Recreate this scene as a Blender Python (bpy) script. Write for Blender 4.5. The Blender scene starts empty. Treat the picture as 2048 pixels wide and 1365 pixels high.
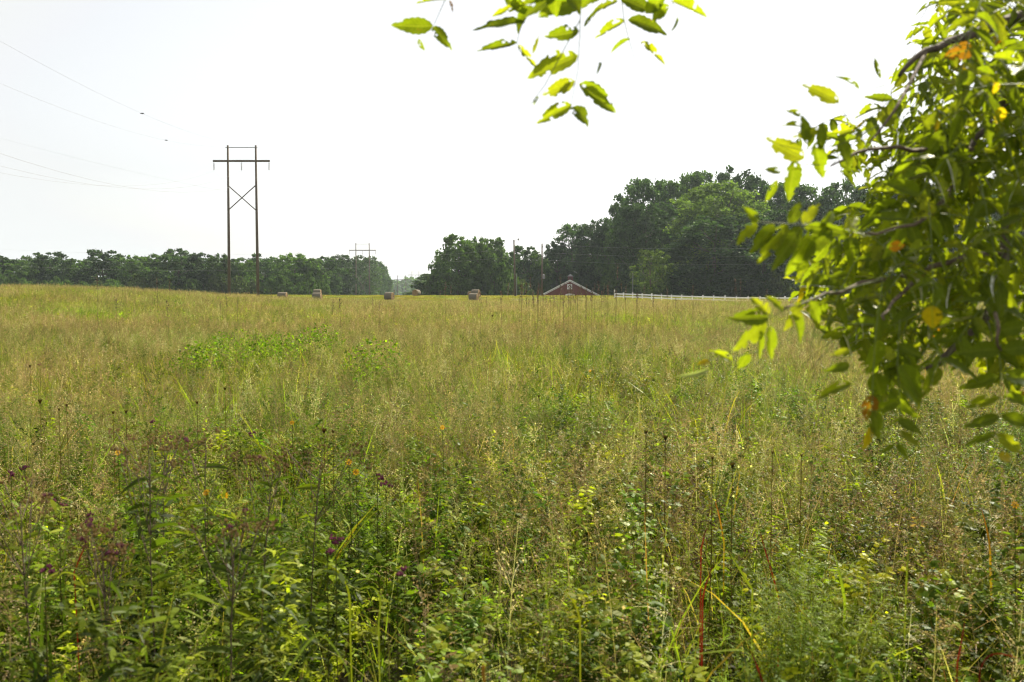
import bpy, math, random
import numpy as np
from mathutils import Vector, Matrix, noise, Quaternion

S = bpy.context.scene
COL = S.collection
R = math.radians
F = 1991.0            # focal length in pixels of the 2048 wide photograph (35 mm)
EYE = 1.7
PITCH = math.atan((682.5 - 590) / F)

# ------------------------------------------------------------------ camera, sky, sun, exposure
cam_d = bpy.data.cameras.new('camera')
cam = bpy.data.objects.new('camera', cam_d); COL.objects.link(cam)
cam.location = (0, 0, EYE)
cam.rotation_euler = (R(90) - PITCH, 0, 0)
cam_d.lens = 35.0; cam_d.sensor_width = 36.0
cam_d.clip_start = 0.05; cam_d.clip_end = 8000
cam_d.dof.use_dof = True
cam_d.dof.focus_distance = 15.0
cam_d.dof.aperture_fstop = 5.2
S.camera = cam

SUN_AZ, SUN_EL = R(36), R(44)
world = bpy.data.worlds.new('World'); S.world = world; world.use_nodes = True
wn = world.node_tree.nodes; wl = world.node_tree.links; wn.clear()
sky = wn.new('ShaderNodeTexSky'); sky.sky_type = 'NISHITA'; sky.sun_disc = False
sky.sun_elevation = SUN_EL; sky.sun_rotation = SUN_AZ
sky.air_density = 1.2; sky.dust_density = 1.6; sky.ozone_density = 0.6; sky.altitude = 100
hs = wn.new('ShaderNodeHueSaturation'); hs.inputs['Saturation'].default_value = 0.16
bg = wn.new('ShaderNodeBackground'); bg.inputs['Strength'].default_value = 0.065
wo = wn.new('ShaderNodeOutputWorld')
mxv = wn.new('ShaderNodeVectorMath'); mxv.operation = 'MAXIMUM'      # thin even summer haze over the whole sky
mxv.inputs[1].default_value = (5.6, 5.72, 5.72)
wl.new(sky.outputs[0], hs.inputs['Color']); wl.new(hs.outputs[0], mxv.inputs[0]); wl.new(mxv.outputs[0], bg.inputs[0]); wl.new(bg.outputs[0], wo.inputs[0])

sd = bpy.data.lights.new('sun', 'SUN'); sd.energy = 5.0; sd.angle = R(0.6); sd.color = (1.0, 0.92, 0.72)
sun = bpy.data.objects.new('sun', sd); COL.objects.link(sun)
TOSUN = Vector((math.sin(SUN_AZ)*math.cos(SUN_EL), math.cos(SUN_AZ)*math.cos(SUN_EL), math.sin(SUN_EL)))
sun.rotation_euler = (-TOSUN).to_track_quat('-Z', 'Y').to_euler()

S.view_settings.view_transform = 'Standard'
S.view_settings.look = 'None'
S.view_settings.exposure = 1.32
S.view_settings.gamma = 1.0
S.view_settings.use_curve_mapping = False
S.render.engine = 'CYCLES'
S.cycles.max_bounces = 7
S.cycles.diffuse_bounces = 3
S.cycles.glossy_bounces = 2
S.cycles.transmission_bounces = 5
S.cycles.transparent_max_bounces = 6
S.cycles.volume_bounces = 0
S.cycles.use_denoising = True
S.cycles.pixel_filter_type = 'BLACKMAN_HARRIS'
S.cycles.filter_width = 1.1
S.cycles.sample_clamp_indirect = 3.0
S.cycles.sample_clamp_direct = 12.0

# ------------------------------------------------------------------ helpers
FWD = Vector((0, math.cos(PITCH), -math.sin(PITCH)))
UP = Vector((0, math.sin(PITCH), math.cos(PITCH)))
def P(px, py, d):
    """the place at depth d metres (along y) seen at this point of the photograph"""
    v = FWD + Vector((1, 0, 0))*((px - 1024)/F) + UP*((682.5 - py)/F)
    v *= d / v.y
    return Vector((v.x, v.y, v.z + EYE))
def proj(v):
    q = Vector((v[0], v[1], v[2] - EYE)); f = q.dot(FWD)
    if f <= 0.05: return (-9999, -9999)
    return (1024 + F*q.x/f, 682.5 - F*q.dot(UP)/f)

def sstep(a, b, t):
    t = min(1.0, max(0.0, (t - a)/(b - a))); return t*t*(3 - 2*t)
def gz(x, y):
    """height of the ground"""
    r = x / max(y, 20.0)
    z = 0.10*sstep(20, 110, y)
    left = sstep(0.10, 0.50, -r)
    z += left * 1.55*sstep(30, 95, y)
    z += (0.35*sstep(130, 172, y) + 0.95*sstep(165, 215, y)) * (1 - 0.55*sstep(0.12, 0.3, r)) * (1 - 0.8*left)
    dip = 1 - sstep(28, 46, x)
    z -= 3.2*sstep(222, 250, y)*dip + 0.6*sstep(222, 250, y)*(1 - dip)
    z += 0.05*noise.noise(Vector((x*0.12, y*0.12, 3.1))) * sstep(3, 20, y)
    z += 0.06*noise.noise(Vector((x*0.03, y*0.03, 9.1))) * sstep(10, 60, y)
    z -= 0.0016*max(0, y - 300)
    return z

def tag(o, label=None, cat=None, group=None, kind=None):
    if label: o['label'] = label
    if cat: o['category'] = cat
    if group: o['group'] = group
    if kind: o['kind'] = kind
    return o
def empty(name, loc=(0, 0, 0), rz=0.0):
    o = bpy.data.objects.new(name, None); COL.objects.link(o)
    o.location = loc; o.rotation_euler = (0, 0, rz); o.empty_display_size = 0.3
    return o
def link(name, me, parent=None, loc=(0, 0, 0)):
    o = bpy.data.objects.new(name, me); COL.objects.link(o)
    o.location = loc
    if parent is not None: o.parent = parent
    return o
def kids(o):
    return [c for c in bpy.data.objects if c.parent == o]

class Geo:
    """collects vertices, faces and one plain base colour per vertex"""
    def __init__(s): s.v = []; s.f = []; s.c = []; s.n = 0
    def add(s, vs, fs, c=(0.5, 0.5, 0.5)):
        b = s.n
        s.v.extend([tuple(q) for q in vs]); s.f.extend([tuple(i + b for i in f) for f in fs])
        s.c.extend([tuple(c)]*len(vs)); s.n += len(vs)
    def mesh(s, name, mat, smooth=False):
        me = bpy.data.meshes.new(name); me.from_pydata(s.v, [], s.f)
        a = me.color_attributes.new('Col', 'FLOAT_COLOR', 'POINT')
        arr = np.ones((s.n, 4), dtype=np.float32)
        if s.n: arr[:, :3] = np.array(s.c, dtype=np.float32)
        a.data.foreach_set('color', arr.ravel())
        if mat: me.materials.append(mat)
        if smooth: me.polygons.foreach_set('use_smooth', [True]*len(me.polygons))
        me.update(); return me
    def build(s, name, mat, parent=None, loc=(0, 0, 0), smooth=False):
        return link(name, s.mesh(name, mat, smooth), parent, loc)
    def box(s, c, size, col=(.5,.5,.5), rot=None):
        x, y, z = [q/2 for q in size]; c = Vector(c)
        vs = [Vector(p) for p in [(-x,-y,-z),(x,-y,-z),(x,y,-z),(-x,y,-z),(-x,-y,z),(x,-y,z),(x,y,z),(-x,y,z)]]
        if rot is not None: vs = [rot @ p for p in vs]
        s.add([p + c for p in vs], [(0,3,2,1),(4,5,6,7),(0,1,5,4),(1,2,6,5),(2,3,7,6),(3,0,4,7)], col)
    def bar(s, a, b, w, h, col=(.5,.5,.5)):
        a, b = Vector(a), Vector(b); d = b - a; L = d.length
        q = d.to_track_quat('X', 'Z').to_matrix()
        s.box((a + b)/2, (L, w, h), col, q)
    def tube(s, pts, rad, n=8, col=(.5,.5,.5), cap=True):
        pts = [Vector(p) for p in pts]
        if not hasattr(rad, '__len__'): rad = [rad]*len(pts)
        vs = []; ref = None
        for i, p in enumerate(pts):
            t = (pts[min(i+1, len(pts)-1)] - pts[max(i-1, 0)]).normalized()
            if ref is None:
                ref = t.orthogonal().normalized()
            ref = (ref - t*ref.dot(t)).normalized(); bn = t.cross(ref)
            for k in range(n):
                a = 2*math.pi*k/n
                vs.append(p + (ref*math.cos(a) + bn*math.sin(a))*rad[i])
        fs = []
        for i in range(len(pts)-1):
            for k in range(n):
                k2 = (k+1) % n
                fs.append((i*n+k, i*n+k2, (i+1)*n+k2, (i+1)*n+k))
        if cap:
            fs.append(tuple(range(n-1, -1, -1))); fs.append(tuple((len(pts)-1)*n + k for k in range(n)))
        s.add(vs, fs, col)

# ------------------------------------------------------------------ materials
def newmat(name):
    m = bpy.data.materials.new(name); m.use_nodes = True
    n = m.node_tree.nodes; n.clear()
    out = n.new('ShaderNodeOutputMaterial')
    return m, n, m.node_tree.links, out
def plain(name, col, rough=0.8, var=0.25, scale=6.0, bump=0.3, stretch=(1, 1, 1), spec=0.3, metal=0.0):
    """a surface with mottled colour and fine relief"""
    m, n, l, out = newmat(name)
    b = n.new('ShaderNodeBsdfPrincipled'); tc = n.new('ShaderNodeTexCoord'); mp = n.new('ShaderNodeMapping')
    mp.inputs['Scale'].default_value = stretch
    nz = n.new('ShaderNodeTexNoise'); nz.inputs['Scale'].default_value = scale; nz.inputs['Detail'].default_value = 6
    rp = n.new('ShaderNodeValToRGB')
    rp.color_ramp.elements[0].position = 0.3; rp.color_ramp.elements[1].position = 0.72
    rp.color_ramp.elements[0].color = [c*(1-var) for c in col] + [1]
    rp.color_ramp.elements[1].color = [min(1, c*(1+var)) for c in col] + [1]
    bp = n.new('ShaderNodeBump'); bp.inputs['Strength'].default_value = bump; bp.inputs['Distance'].default_value = 0.02
    l.new(tc.outputs['Object'], mp.inputs[0]); l.new(mp.outputs[0], nz.inputs['Vector'])
    l.new(nz.outputs[0], rp.inputs[0]); l.new(rp.outputs[0], b.inputs['Base Color'])
    l.new(nz.outputs[0], bp.inputs['Height']); l.new(bp.outputs[0], b.inputs['Normal'])
    b.inputs['Roughness'].default_value = rough; b.inputs['Specular IOR Level'].default_value = spec
    b.inputs['Metallic'].default_value = metal
    l.new(b.outputs[0], out.inputs[0]); return m

def plant(name, tint=(1, 1, 1), trans=0.45, gloss=0.06, rough=0.42, rnd=0.35, patch=0.0, tr_tint=(1.25, 1.2, 0.40), fres=None):
    """leaf matter: base colour from the mesh, a share of the light passes through"""
    m, n, l, out = newmat(name)
    at = n.new('ShaderNodeAttribute'); at.attribute_name = 'Col'
    oi = n.new('ShaderNodeObjectInfo')
    mr = n.new('ShaderNodeMapRange'); mr.inputs[3].default_value = 1 - rnd; mr.inputs[4].default_value = 1 + rnd
    l.new(oi.outputs['Random'], mr.inputs[0])
    vm = n.new('ShaderNodeVectorMath'); vm.operation = 'SCALE'
    l.new(at.outputs['Color'], vm.inputs[0]); l.new(mr.outputs[0], vm.inputs['Scale'])
    v2 = n.new('ShaderNodeVectorMath'); v2.operation = 'MULTIPLY'; v2.inputs[1].default_value = tint
    l.new(vm.outputs[0], v2.inputs[0])
    last = v2.outputs[0]
    if patch > 0:
        ge = n.new('ShaderNodeNewGeometry'); nz = n.new('ShaderNodeTexNoise')
        nz.inputs['Scale'].default_value = 0.22; nz.inputs['Detail'].default_value = 4
        l.new(ge.outputs['Position'], nz.inputs['Vector'])
        rp = n.new('ShaderNodeValToRGB')
        rp.color_ramp.elements[0].position = 0.36; rp.color_ramp.elements[1].position = 0.64
        rp.color_ramp.elements[0].color = (1 - patch*0.35, 1 + patch*0.12, 1 - patch*0.4, 1)
        rp.color_ramp.elements[1].color = (1 + patch*0.22, 1 - patch*0.02, 1 + patch*0.35, 1)
        l.new(nz.outputs[0], rp.inputs[0])
        v3 = n.new('ShaderNodeVectorMath'); v3.operation = 'MULTIPLY'
        l.new(last, v3.inputs[0]); l.new(rp.outputs[0], v3.inputs[1]); last = v3.outputs[0]
    df = n.new('ShaderNodeBsdfDiffuse'); tr = n.new('ShaderNodeBsdfTranslucent')
    gl = n.new('ShaderNodeBsdfGlossy'); gl.inputs['Roughness'].default_value = rough
    gl.inputs['Color'].default_value = (0.9, 0.95, 0.9, 1)
    v4 = n.new('ShaderNodeVectorMath'); v4.operation = 'MULTIPLY'; v4.inputs[1].default_value = tr_tint
    l.new(last, df.inputs[0]); l.new(last, v4.inputs[0]); l.new(v4.outputs[0], tr.inputs[0])
    m1 = n.new('ShaderNodeMixShader'); m1.inputs[0].default_value = trans
    l.new(df.outputs[0], m1.inputs[1]); l.new(tr.outputs[0], m1.inputs[2])
    m2 = n.new('ShaderNodeMixShader')
    fr = n.new('ShaderNodeLayerWeight'); fr.inputs['Blend'].default_value = 0.085
    ml = n.new('ShaderNodeMath'); ml.operation = 'MULTIPLY_ADD'
    ml.inputs[1].default_value = gloss*2.5 if fres is None else fres; ml.inputs[2].default_value = gloss
    l.new(fr.outputs['Fresnel'], ml.inputs[0]); l.new(ml.outputs[0], m2.inputs[0])
    l.new(m1.outputs[0], m2.inputs[1]); l.new(gl.outputs[0], m2.inputs[2])
    l.new(m2.outputs[0], out.inputs[0]); return m

def leaf_material(name):
    """broad leaves near the camera: blade with paler midrib, side veins and blemishes"""
    m, n, l, out = newmat(name)
    at = n.new('ShaderNodeAttribute'); at.attribute_name = 'Col'
    uv = n.new('ShaderNodeUVMap')
    sp = n.new('ShaderNodeSeparateXYZ'); l.new(uv.outputs[0], sp.inputs[0])
    ab = n.new('ShaderNodeMath'); ab.operation = 'ABSOLUTE'; l.new(sp.outputs[0], ab.inputs[0])
    # veins: stripes along (v - 0.8|u|)
    mu = n.new('ShaderNodeMath'); mu.operation = 'MULTIPLY'; mu.inputs[1].default_value = 0.9; l.new(ab.outputs[0], mu.inputs[0])
    su = n.new('ShaderNodeMath'); su.operation = 'SUBTRACT'; l.new(sp.outputs[1], su.inputs[0]); l.new(mu.outputs[0], su.inputs[1])
    ms = n.new('ShaderNodeMath'); ms.operation = 'MULTIPLY'; ms.inputs[1].default_value = 62; l.new(su.outputs[0], ms.inputs[0])
    si = n.new('ShaderNodeMath'); si.operation = 'SINE'; l.new(ms.outputs[0], si.inputs[0])
    pw = n.new('ShaderNodeMapRange'); pw.inputs[1].default_value = 0.75; pw.inputs[2].default_value = 1.0; l.new(si.outputs[0], pw.inputs[0])
    mid = n.new('ShaderNodeMapRange'); mid.inputs[1].default_value = 0.0; mid.inputs[2].default_value = 0.018
    mid.inputs[3].default_value = 1; mid.inputs[4].default_value = 0; l.new(ab.outputs[0], mid.inputs[0])
    mx = n.new('ShaderNodeMath'); mx.operation = 'MAXIMUM'; l.new(mid.outputs[0], mx.inputs[0])
    hv = n.new('ShaderNodeMath'); hv.operation = 'MULTIPLY'; hv.inputs[1].default_value = 0.35; l.new(pw.outputs[0], hv.inputs[0]); l.new(hv.outputs[0], mx.inputs[1])
    tc = n.new('ShaderNodeTexCoord'); nz = n.new('ShaderNodeTexNoise'); nz.inputs['Scale'].default_value = 5; nz.inputs['Detail'].default_value = 5
    l.new(uv.outputs[0], nz.inputs['Vector'])
    oi = n.new('ShaderNodeObjectInfo')
    mr = n.new('ShaderNodeMapRange'); mr.inputs[1].default_value = 0.3; mr.inputs[2].default_value = 0.7; mr.inputs[3].default_value = 0.78; mr.inputs[4].default_value = 1.2; l.new(nz.outputs[0], mr.inputs[0])
    vm = n.new('ShaderNodeVectorMath'); vm.operation = 'SCALE'; l.new(at.outputs['Color'], vm.inputs[0]); l.new(mr.outputs[0], vm.inputs['Scale'])
    mixv = n.new('ShaderNodeMix'); mixv.data_type = 'RGBA'
    l.new(mx.outputs[0], mixv.inputs[0]); l.new(vm.outputs[0], mixv.inputs[6]); mixv.inputs[7].default_value = (0.15, 0.18, 0.04, 1)
    # brown blemishes
    n2 = n.new('ShaderNodeTexNoise'); n2.inputs['Scale'].default_value = 9; n2.inputs['Detail'].default_value = 2
    va = n.new('ShaderNodeVectorMath'); l.new(uv.outputs[0], va.inputs[0]); l.new(oi.outputs['Location'], va.inputs[1]); l.new(va.outputs[0], n2.inputs['Vector'])
    th = n.new('ShaderNodeMapRange'); th.inputs[1].default_value = 0.70; th.inputs[2].default_value = 0.76; l.new(n2.outputs[0], th.inputs[0])
    mb = n.new('ShaderNodeMix'); mb.data_type = 'RGBA'; mb.inputs[7].default_value = (0.16, 0.09, 0.03, 1)
    l.new(th.outputs[0], mb.inputs[0]); l.new(mixv.outputs[2], mb.inputs[6])
    df = n.new('ShaderNodeBsdfDiffuse'); tr = n.new('ShaderNodeBsdfTranslucent'); gl = n.new('ShaderNodeBsdfGlossy')
    gl.inputs['Roughness'].default_value = 0.38
    v4 = n.new('ShaderNodeVectorMath'); v4.operation = 'MULTIPLY'; v4.inputs[1].default_value = (2.15, 2.1, 0.32)
    l.new(mb.outputs[2], df.inputs[0]); l.new(mb.outputs[2], v4.inputs[0]); l.new(v4.outputs[0], tr.inputs[0])
    bp = n.new('ShaderNodeBump'); bp.inputs['Strength'].default_value = 0.35; bp.inputs['Distance'].default_value = 0.003
    l.new(mx.outputs[0], bp.inputs['Height'])
    for q in (df, tr, gl): l.new(bp.outputs[0], q.inputs['Normal'])
    m1 = n.new('ShaderNodeMixShader'); m1.inputs[0].default_value = 0.62
    l.new(df.outputs[0], m1.inputs[1]); l.new(tr.outputs[0], m1.inputs[2])
    m2 = n.new('ShaderNodeMixShader'); fr = n.new('ShaderNodeLayerWeight'); fr.inputs['Blend'].default_value = 0.08
    l.new(fr.outputs['Fresnel'], m2.inputs[0]); l.new(m1.outputs[0], m2.inputs[1]); l.new(gl.outputs[0], m2.inputs[2])
    l.new(m2.outputs[0], out.inputs[0]); return m

M = {}
M['meadow'] = plant('meadow_plants', tint=(.78, .77, .48), trans=0.54, gloss=0.003, rough=0.4, rnd=0.42, patch=0.55, fres=0.022, tr_tint=(1.08, 1.25, 0.42))
M['seed'] = plant('seed_heads', tint=(.76, .70, .52), trans=0.45, gloss=0.004, rough=0.4, rnd=0.35, patch=0.3, fres=0.03, tr_tint=(1.06, 1.08, .62))
M['weed'] = plant('weed_leaves', tint=(.84, .76, .42), trans=0.52, gloss=0.006, rnd=0.12, fres=0.025, tr_tint=(1.05, 1.2, 0.5))
M['dry'] = plant('dry_stalk', tint=(.8, .8, .8), trans=0.2, gloss=0.005, rnd=0.15, fres=0.02, tr_tint=(1, 1, 1))
M['tree'] = plant('tree_leaves', tint=(.84, .86, .80), trans=0.46, gloss=0.012, rough=0.6, rnd=0.34, tr_tint=(1.05, 1.25, 0.55))
M['leaf'] = leaf_material('broad_leaf')
M['bark'] = plain('bark', (0.085, 0.065, 0.05), 0.9, 0.45, 5, 0.9, (3, 3, 0.6))
M['twig'] = plain('twig_bark', (0.10, 0.07, 0.045), 0.8, 0.35, 60, 0.5)
M['rachis'] = plain('leaf_stalk', (0.11, 0.14, 0.03), 0.6, 0.2, 60, 0.2)
M['pole'] = plain('weathered_pole_wood', (0.085, 0.065, 0.05), 0.85, 0.35, 4, 0.6, (6, 6, 0.5))
M['steel'] = plain('galvanised_steel', (0.20, 0.20, 0.20), 0.5, 0.15, 9, 0.1, metal=0.5)
M['wire'] = plain('conductor_wire', (0.28, 0.28, 0.28), 0.9, 0.1, 3, 0.0, spec=0.1)
M['glass'] = plain('insulator_glaze', (0.09, 0.07, 0.06), 0.25, 0.1, 9, 0.0, spec=0.6)
M['white'] = plain('white_paint', (0.74, 0.74, 0.72), 0.55, 0.08, 3, 0.1)
M['hay'] = plain('hay', (0.20, 0.13, 0.06), 0.95, 0.45, 9, 1.0)
M['haywrap'] = plain('weathered_hay', (0.105, 0.088, 0.062), 0.9, 0.35, 9, 0.9, (1, 6, 6))
M['roof'] = plain('roof_shingle', (0.20, 0.19, 0.18), 0.8, 0.2, 5, 0.4)
M['dark'] = plain('dark_opening', (0.03, 0.03, 0.03), 0.9, 0.2, 5, 0.1)

# red board siding: vertical boards with recessed joints
def siding():
    m, n, l, out = newmat('red_board_siding')
    b = n.new('ShaderNodeBsdfPrincipled'); tc = n.new('ShaderNodeTexCoord')
    wv = n.new('ShaderNodeTexWave'); wv.inputs['Scale'].default_value = 1.1; wv.inputs['Distortion'].default_value = 0.3
    nz = n.new('ShaderNodeTexNoise'); nz.inputs['Scale'].default_value = 2.2; nz.inputs['Detail'].default_value = 6
    mp = n.new('ShaderNodeMapping'); mp.inputs['Scale'].default_value = (5, 1, 0.5)
    l.new(tc.outputs['Object'], wv.inputs[0]); l.new(tc.outputs['Object'], mp.inputs[0]); l.new(mp.outputs[0], nz.inputs['Vector'])
    rp = n.new('ShaderNodeValToRGB'); rp.color_ramp.elements[0].color = (0.10, 0.022, 0.018, 1); rp.color_ramp.elements[1].color = (0.17, 0.042, 0.034, 1)
    rp.color_ramp.elements[0].position = 0.3; rp.color_ramp.elements[1].position = 0.7
    l.new(nz.outputs[0], rp.inputs[0]); l.new(rp.outputs[0], b.inputs['Base Color'])
    bp = n.new('ShaderNodeBump'); bp.inputs['Distance'].default_value = 0.03; l.new(wv.outputs[0], bp.inputs['Height']); l.new(bp.outputs[0], b.inputs['Normal'])
    b.inputs['Roughness'].default_value = 0.8; l.new(b.outputs[0], out.inputs[0]); return m
M['siding'] = siding()

def ground_mat():
    m, n, l, out = newmat('field_ground')
    b = n.new('ShaderNodeBsdfPrincipled'); ge = n.new('ShaderNodeNewGeometry')
    nz = n.new('ShaderNodeTexNoise'); nz.inputs['Scale'].default_value = 1.6; nz.inputs['Detail'].default_value = 9; nz.inputs['Roughness'].default_value = 0.7
    n2 = n.new('ShaderNodeTexNoise'); n2.inputs['Scale'].default_value = 0.06; n2.inputs['Detail'].default_value = 5
    l.new(ge.outputs['Position'], nz.inputs['Vector']); l.new(ge.outputs['Position'], n2.inputs['Vector'])
    rp = n.new('ShaderNodeValToRGB')
    rp.color_ramp.elements[0].position = 0.3; rp.color_ramp.elements[0].color = (0.035, 0.03, 0.016, 1)
    rp.color_ramp.elements[1].position = 0.7; rp.color_ramp.elements[1].color = (0.07, 0.06, 0.028, 1)
    rg = n.new('ShaderNodeValToRGB')
    rg.color_ramp.elements[0].position = 0.3; rg.color_ramp.elements[0].color = (0.10, 0.11, 0.028, 1)
    rg.color_ramp.elements[1].position = 0.7; rg.color_ramp.elements[1].color = (0.17, 0.155, 0.055, 1)
    l.new(nz.outputs[0], rp.inputs[0])
    ad = n.new('ShaderNodeMix'); ad.data_type = 'FLOAT'; ad.inputs[0].default_value = 0.5
    l.new(nz.outputs[0], ad.inputs[2]); l.new(n2.outputs[0], ad.inputs[3]); l.new(ad.outputs[0], rg.inputs[0])
    sp = n.new('ShaderNodeSeparateXYZ'); l.new(ge.outputs['Position'], sp.inputs[0])
    mr = n.new('ShaderNodeMapRange'); mr.inputs[1].default_value = 100; mr.inputs[2].default_value = 130; l.new(sp.outputs[1], mr.inputs[0])
    mx = n.new('ShaderNodeMix'); mx.data_type = 'RGBA'; l.new(mr.outputs[0], mx.inputs[0]); l.new(rp.outputs[0], mx.inputs[6]); l.new(rg.outputs[0], mx.inputs[7])
    l.new(mx.outputs[2], b.inputs['Base Color']); b.inputs['Roughness'].default_value = 0.95; b.inputs['Specular IOR Level'].default_value = 0.1
    bp = n.new('ShaderNodeBump'); bp.inputs['Strength'].default_value = 0.8; bp.inputs['Distance'].default_value = 0.08
    l.new(nz.outputs[0], bp.inputs['Height']); l.new(bp.outputs[0], b.inputs['Normal'])
    l.new(b.outputs[0], out.inputs[0]); return m
M['ground'] = ground_mat()

# ------------------------------------------------------------------ ground
def spaced():
    xs = sorted(set([round(s*v, 2) for s in (-1, 1) for v in
        [0, 1, 2, 3, 4.5, 6, 8, 10, 13, 16, 20, 24, 28, 32, 36, 40, 44, 50, 56, 62, 70, 80, 90, 100, 120, 140, 160, 200, 260, 350, 500, 700, 1000, 1400]]))
    ys = [-40, -20, -10, -5, 0, 1.5, 3, 4.5, 6, 8, 10, 12, 15, 18, 21, 25, 30, 35, 40, 46, 52, 60, 68, 76, 85, 95, 105, 115, 125, 135, 145, 155, 162, 168,
          174, 180, 186, 192, 198, 204, 210, 215, 220, 225, 230, 235, 240, 245, 250, 256, 265, 280, 300, 340, 400, 480, 580, 700, 900, 1200, 1600, 2100]
    return xs, ys
xs, ys = spaced()
g = Geo()
g.add([(x, y, gz(x, y)) for y in ys for x in xs],
      [(j*len(xs)+i, j*len(xs)+i+1, (j+1)*len(xs)+i+1, (j+1)*len(xs)+i) for j in range(len(ys)-1) for i in range(len(xs)-1)])
o = g.build('ground', M['ground'], smooth=True)
tag(o, 'gently rolling field floor of soil and mown grass', None, None, 'structure')

# ------------------------------------------------------------------ far trees
def cards(rng, centers, size, jitter, col, colvar, flat=0.0):
    """leaf clumps: kite-shaped faces, one per centre"""
    n = len(centers)
    a = rng.normal(size=(n, 3)); a /= np.linalg.norm(a, axis=1)[:, None]
    b = rng.normal(size=(n, 3)); b -= a*np.sum(a*b, axis=1)[:, None]; b /= np.linalg.norm(b, axis=1)[:, None]
    s = size*(1 + jitter*(rng.random(n)*2 - 1))[:, None]
    w = 0.42 + 0.2*rng.random(n)[:, None]
    c3 = np.cross(a, b)
    v = np.empty((n, 4, 3))
    v[:, 0] = centers - a*s*0.5
    v[:, 1] = centers + b*s*w + c3*s*0.08
    v[:, 2] = centers + a*s*0.5
    v[:, 3] = centers - b*s*w + c3*s*0.08
    k = (1 + colvar*(rng.random(n)*2 - 1))[:, None]
    warm = rng.random(n)[:, None]
    c = np.array(col)[None, :]*k
    c = c*(1 + warm*np.array([0.22, 0.12, 0.0])[None, :]*0.8)
    cc = np.repeat(c[:, None, :], 4, axis=1)
    return v.reshape(-1, 3), cc.reshape(-1, 3)
def cards_mesh(name, v, c, mat):
    n = len(v)//4
    me = bpy.data.meshes.new(name)
    me.vertices.add(len(v)); me.vertices.foreach_set('co', v.astype(np.float32).ravel())
    me.loops.add(len(v)); me.loops.foreach_set('vertex_index', np.arange(len(v), dtype=np.int32))
    me.polygons.add(n); me.polygons.foreach_set('loop_start', np.arange(0, len(v), 4, dtype=np.int32))
    me.update(calc_edges=True)
    a = me.color_attributes.new('Col', 'FLOAT_COLOR', 'POINT')
    arr = np.ones((len(v), 4), dtype=np.float32); arr[:, :3] = c
    a.data.foreach_set('color', arr.ravel()); me.materials.append(mat); return me

def crown(seed, H, rad, npuff, per, card, col, low=0.06, shape='round'):
    rng = np.random.default_rng(seed)
    C = []; RR = []
    for i in range(npuff):
        t = low + (1 - low)*rng.random()**0.85
        if shape == 'round':
            env = math.sqrt(max(0.02, 1 - ((t - 0.52)/0.52)**2)) if t > 0.5 else 0.72 + 0.28*(t/0.5)
        elif shape == 'upright':
            env = (1 - ((t - 0.4)/0.64)**2)**0.5 if t > 0.4 else 0.8 + 0.2*t/0.4
        else:
            env = math.sqrt(max(0.02, 1 - t**2.2))
        env = max(env, 0.12)
        a = rng.random()*2*math.pi
        lob = 1 + 0.22*math.sin(a*3 + seed) * math.sin(t*9 + seed*2)
        r = rad*env*lob*math.sqrt(rng.uniform(0.12, 1.0))
        pr = rng.uniform(0.11, 0.20)*rad*1.25*(1.15 - 0.4*t)
        C.append((r*math.cos(a), r*math.sin(a), t*H - pr*0.5)); RR.append(pr)
    allc = []; dens = []
    for (c, pr) in zip(C, RR):
        n = int(per*(pr/(0.19*rad))**2) + 12
        d = rng.normal(size=(n, 3)); d /= np.linalg.norm(d, axis=1)[:, None]
        q = rng.random(n)**0.45
        sq = np.array([1.05, 1.05, 0.78])
        wob = 1 + 0.3*np.sin(d[:, 0]*5 + c[0]*3)*np.sin(d[:, 2]*6 + c[1]*2)
        allc.append(np.array(c)[None, :] + d*sq*(pr*q*wob)[:, None])
        tone = 1 + 0.30*(rng.random()*2 - 1)
        dens.append(np.full(n, tone))
    nf = int(npuff*per*0.20); t = rng.random(nf)**0.8*(0.93 - low) + low
    env = np.where(t > .5, np.sqrt(np.maximum(.03, 1 - ((t - .5)/.5)**2)), .75 + .25*t/.5)
    a = rng.random(nf)*2*np.pi; r = rad*env*.86*np.sqrt(rng.random(nf))*(1 + .2*np.sin(a*3 + seed)*np.sin(t*9 + seed*2))
    allc.append(np.stack([r*np.cos(a), r*np.sin(a), t*H*.97], 1)); dens.append(np.full(nf, .95))
    cen = np.concatenate(allc); tone = np.concatenate(dens)
    cen[:, 2] = np.maximum(cen[:, 2], 0.1)
    v, c = cards(rng, cen, card, 0.5, col, 0.45)
    c *= np.repeat(tone, 4)[:, None]
    return cards_mesh('crown', v, c, M['tree'])
def trunk(seed, H, r0, rad):
    rnd = random.Random(seed); g = Geo()
    pts = [(0, 0, -0.6)]; x = y = 0
    for k in range(1, 7):
        x += rnd.uniform(-.02, .02)*H; y += rnd.uniform(-.02, .02)*H
        pts.append((x*0.6, y*0.6, H*0.8*k/6))
    g.tube(pts, [r0*(1.25 - 0.18*i) if i else r0*1.5 for i in range(7)], 8)
    for k in range(9):
        i = rnd.randint(2, 5); b = Vector(pts[i]); a = rnd.random()*6.28; L = rad*rnd.uniform(.5, .85)
        m_ = b + Vector((math.cos(a)*L*.5, math.sin(a)*L*.5, L*.25)); e = b + Vector((math.cos(a)*L, math.sin(a)*L, L*.75))
        g.tube([b, m_, e], [r0*.45, r0*.3, r0*.1], 6)
    return g.mesh('trunk', M['bark'])

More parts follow.
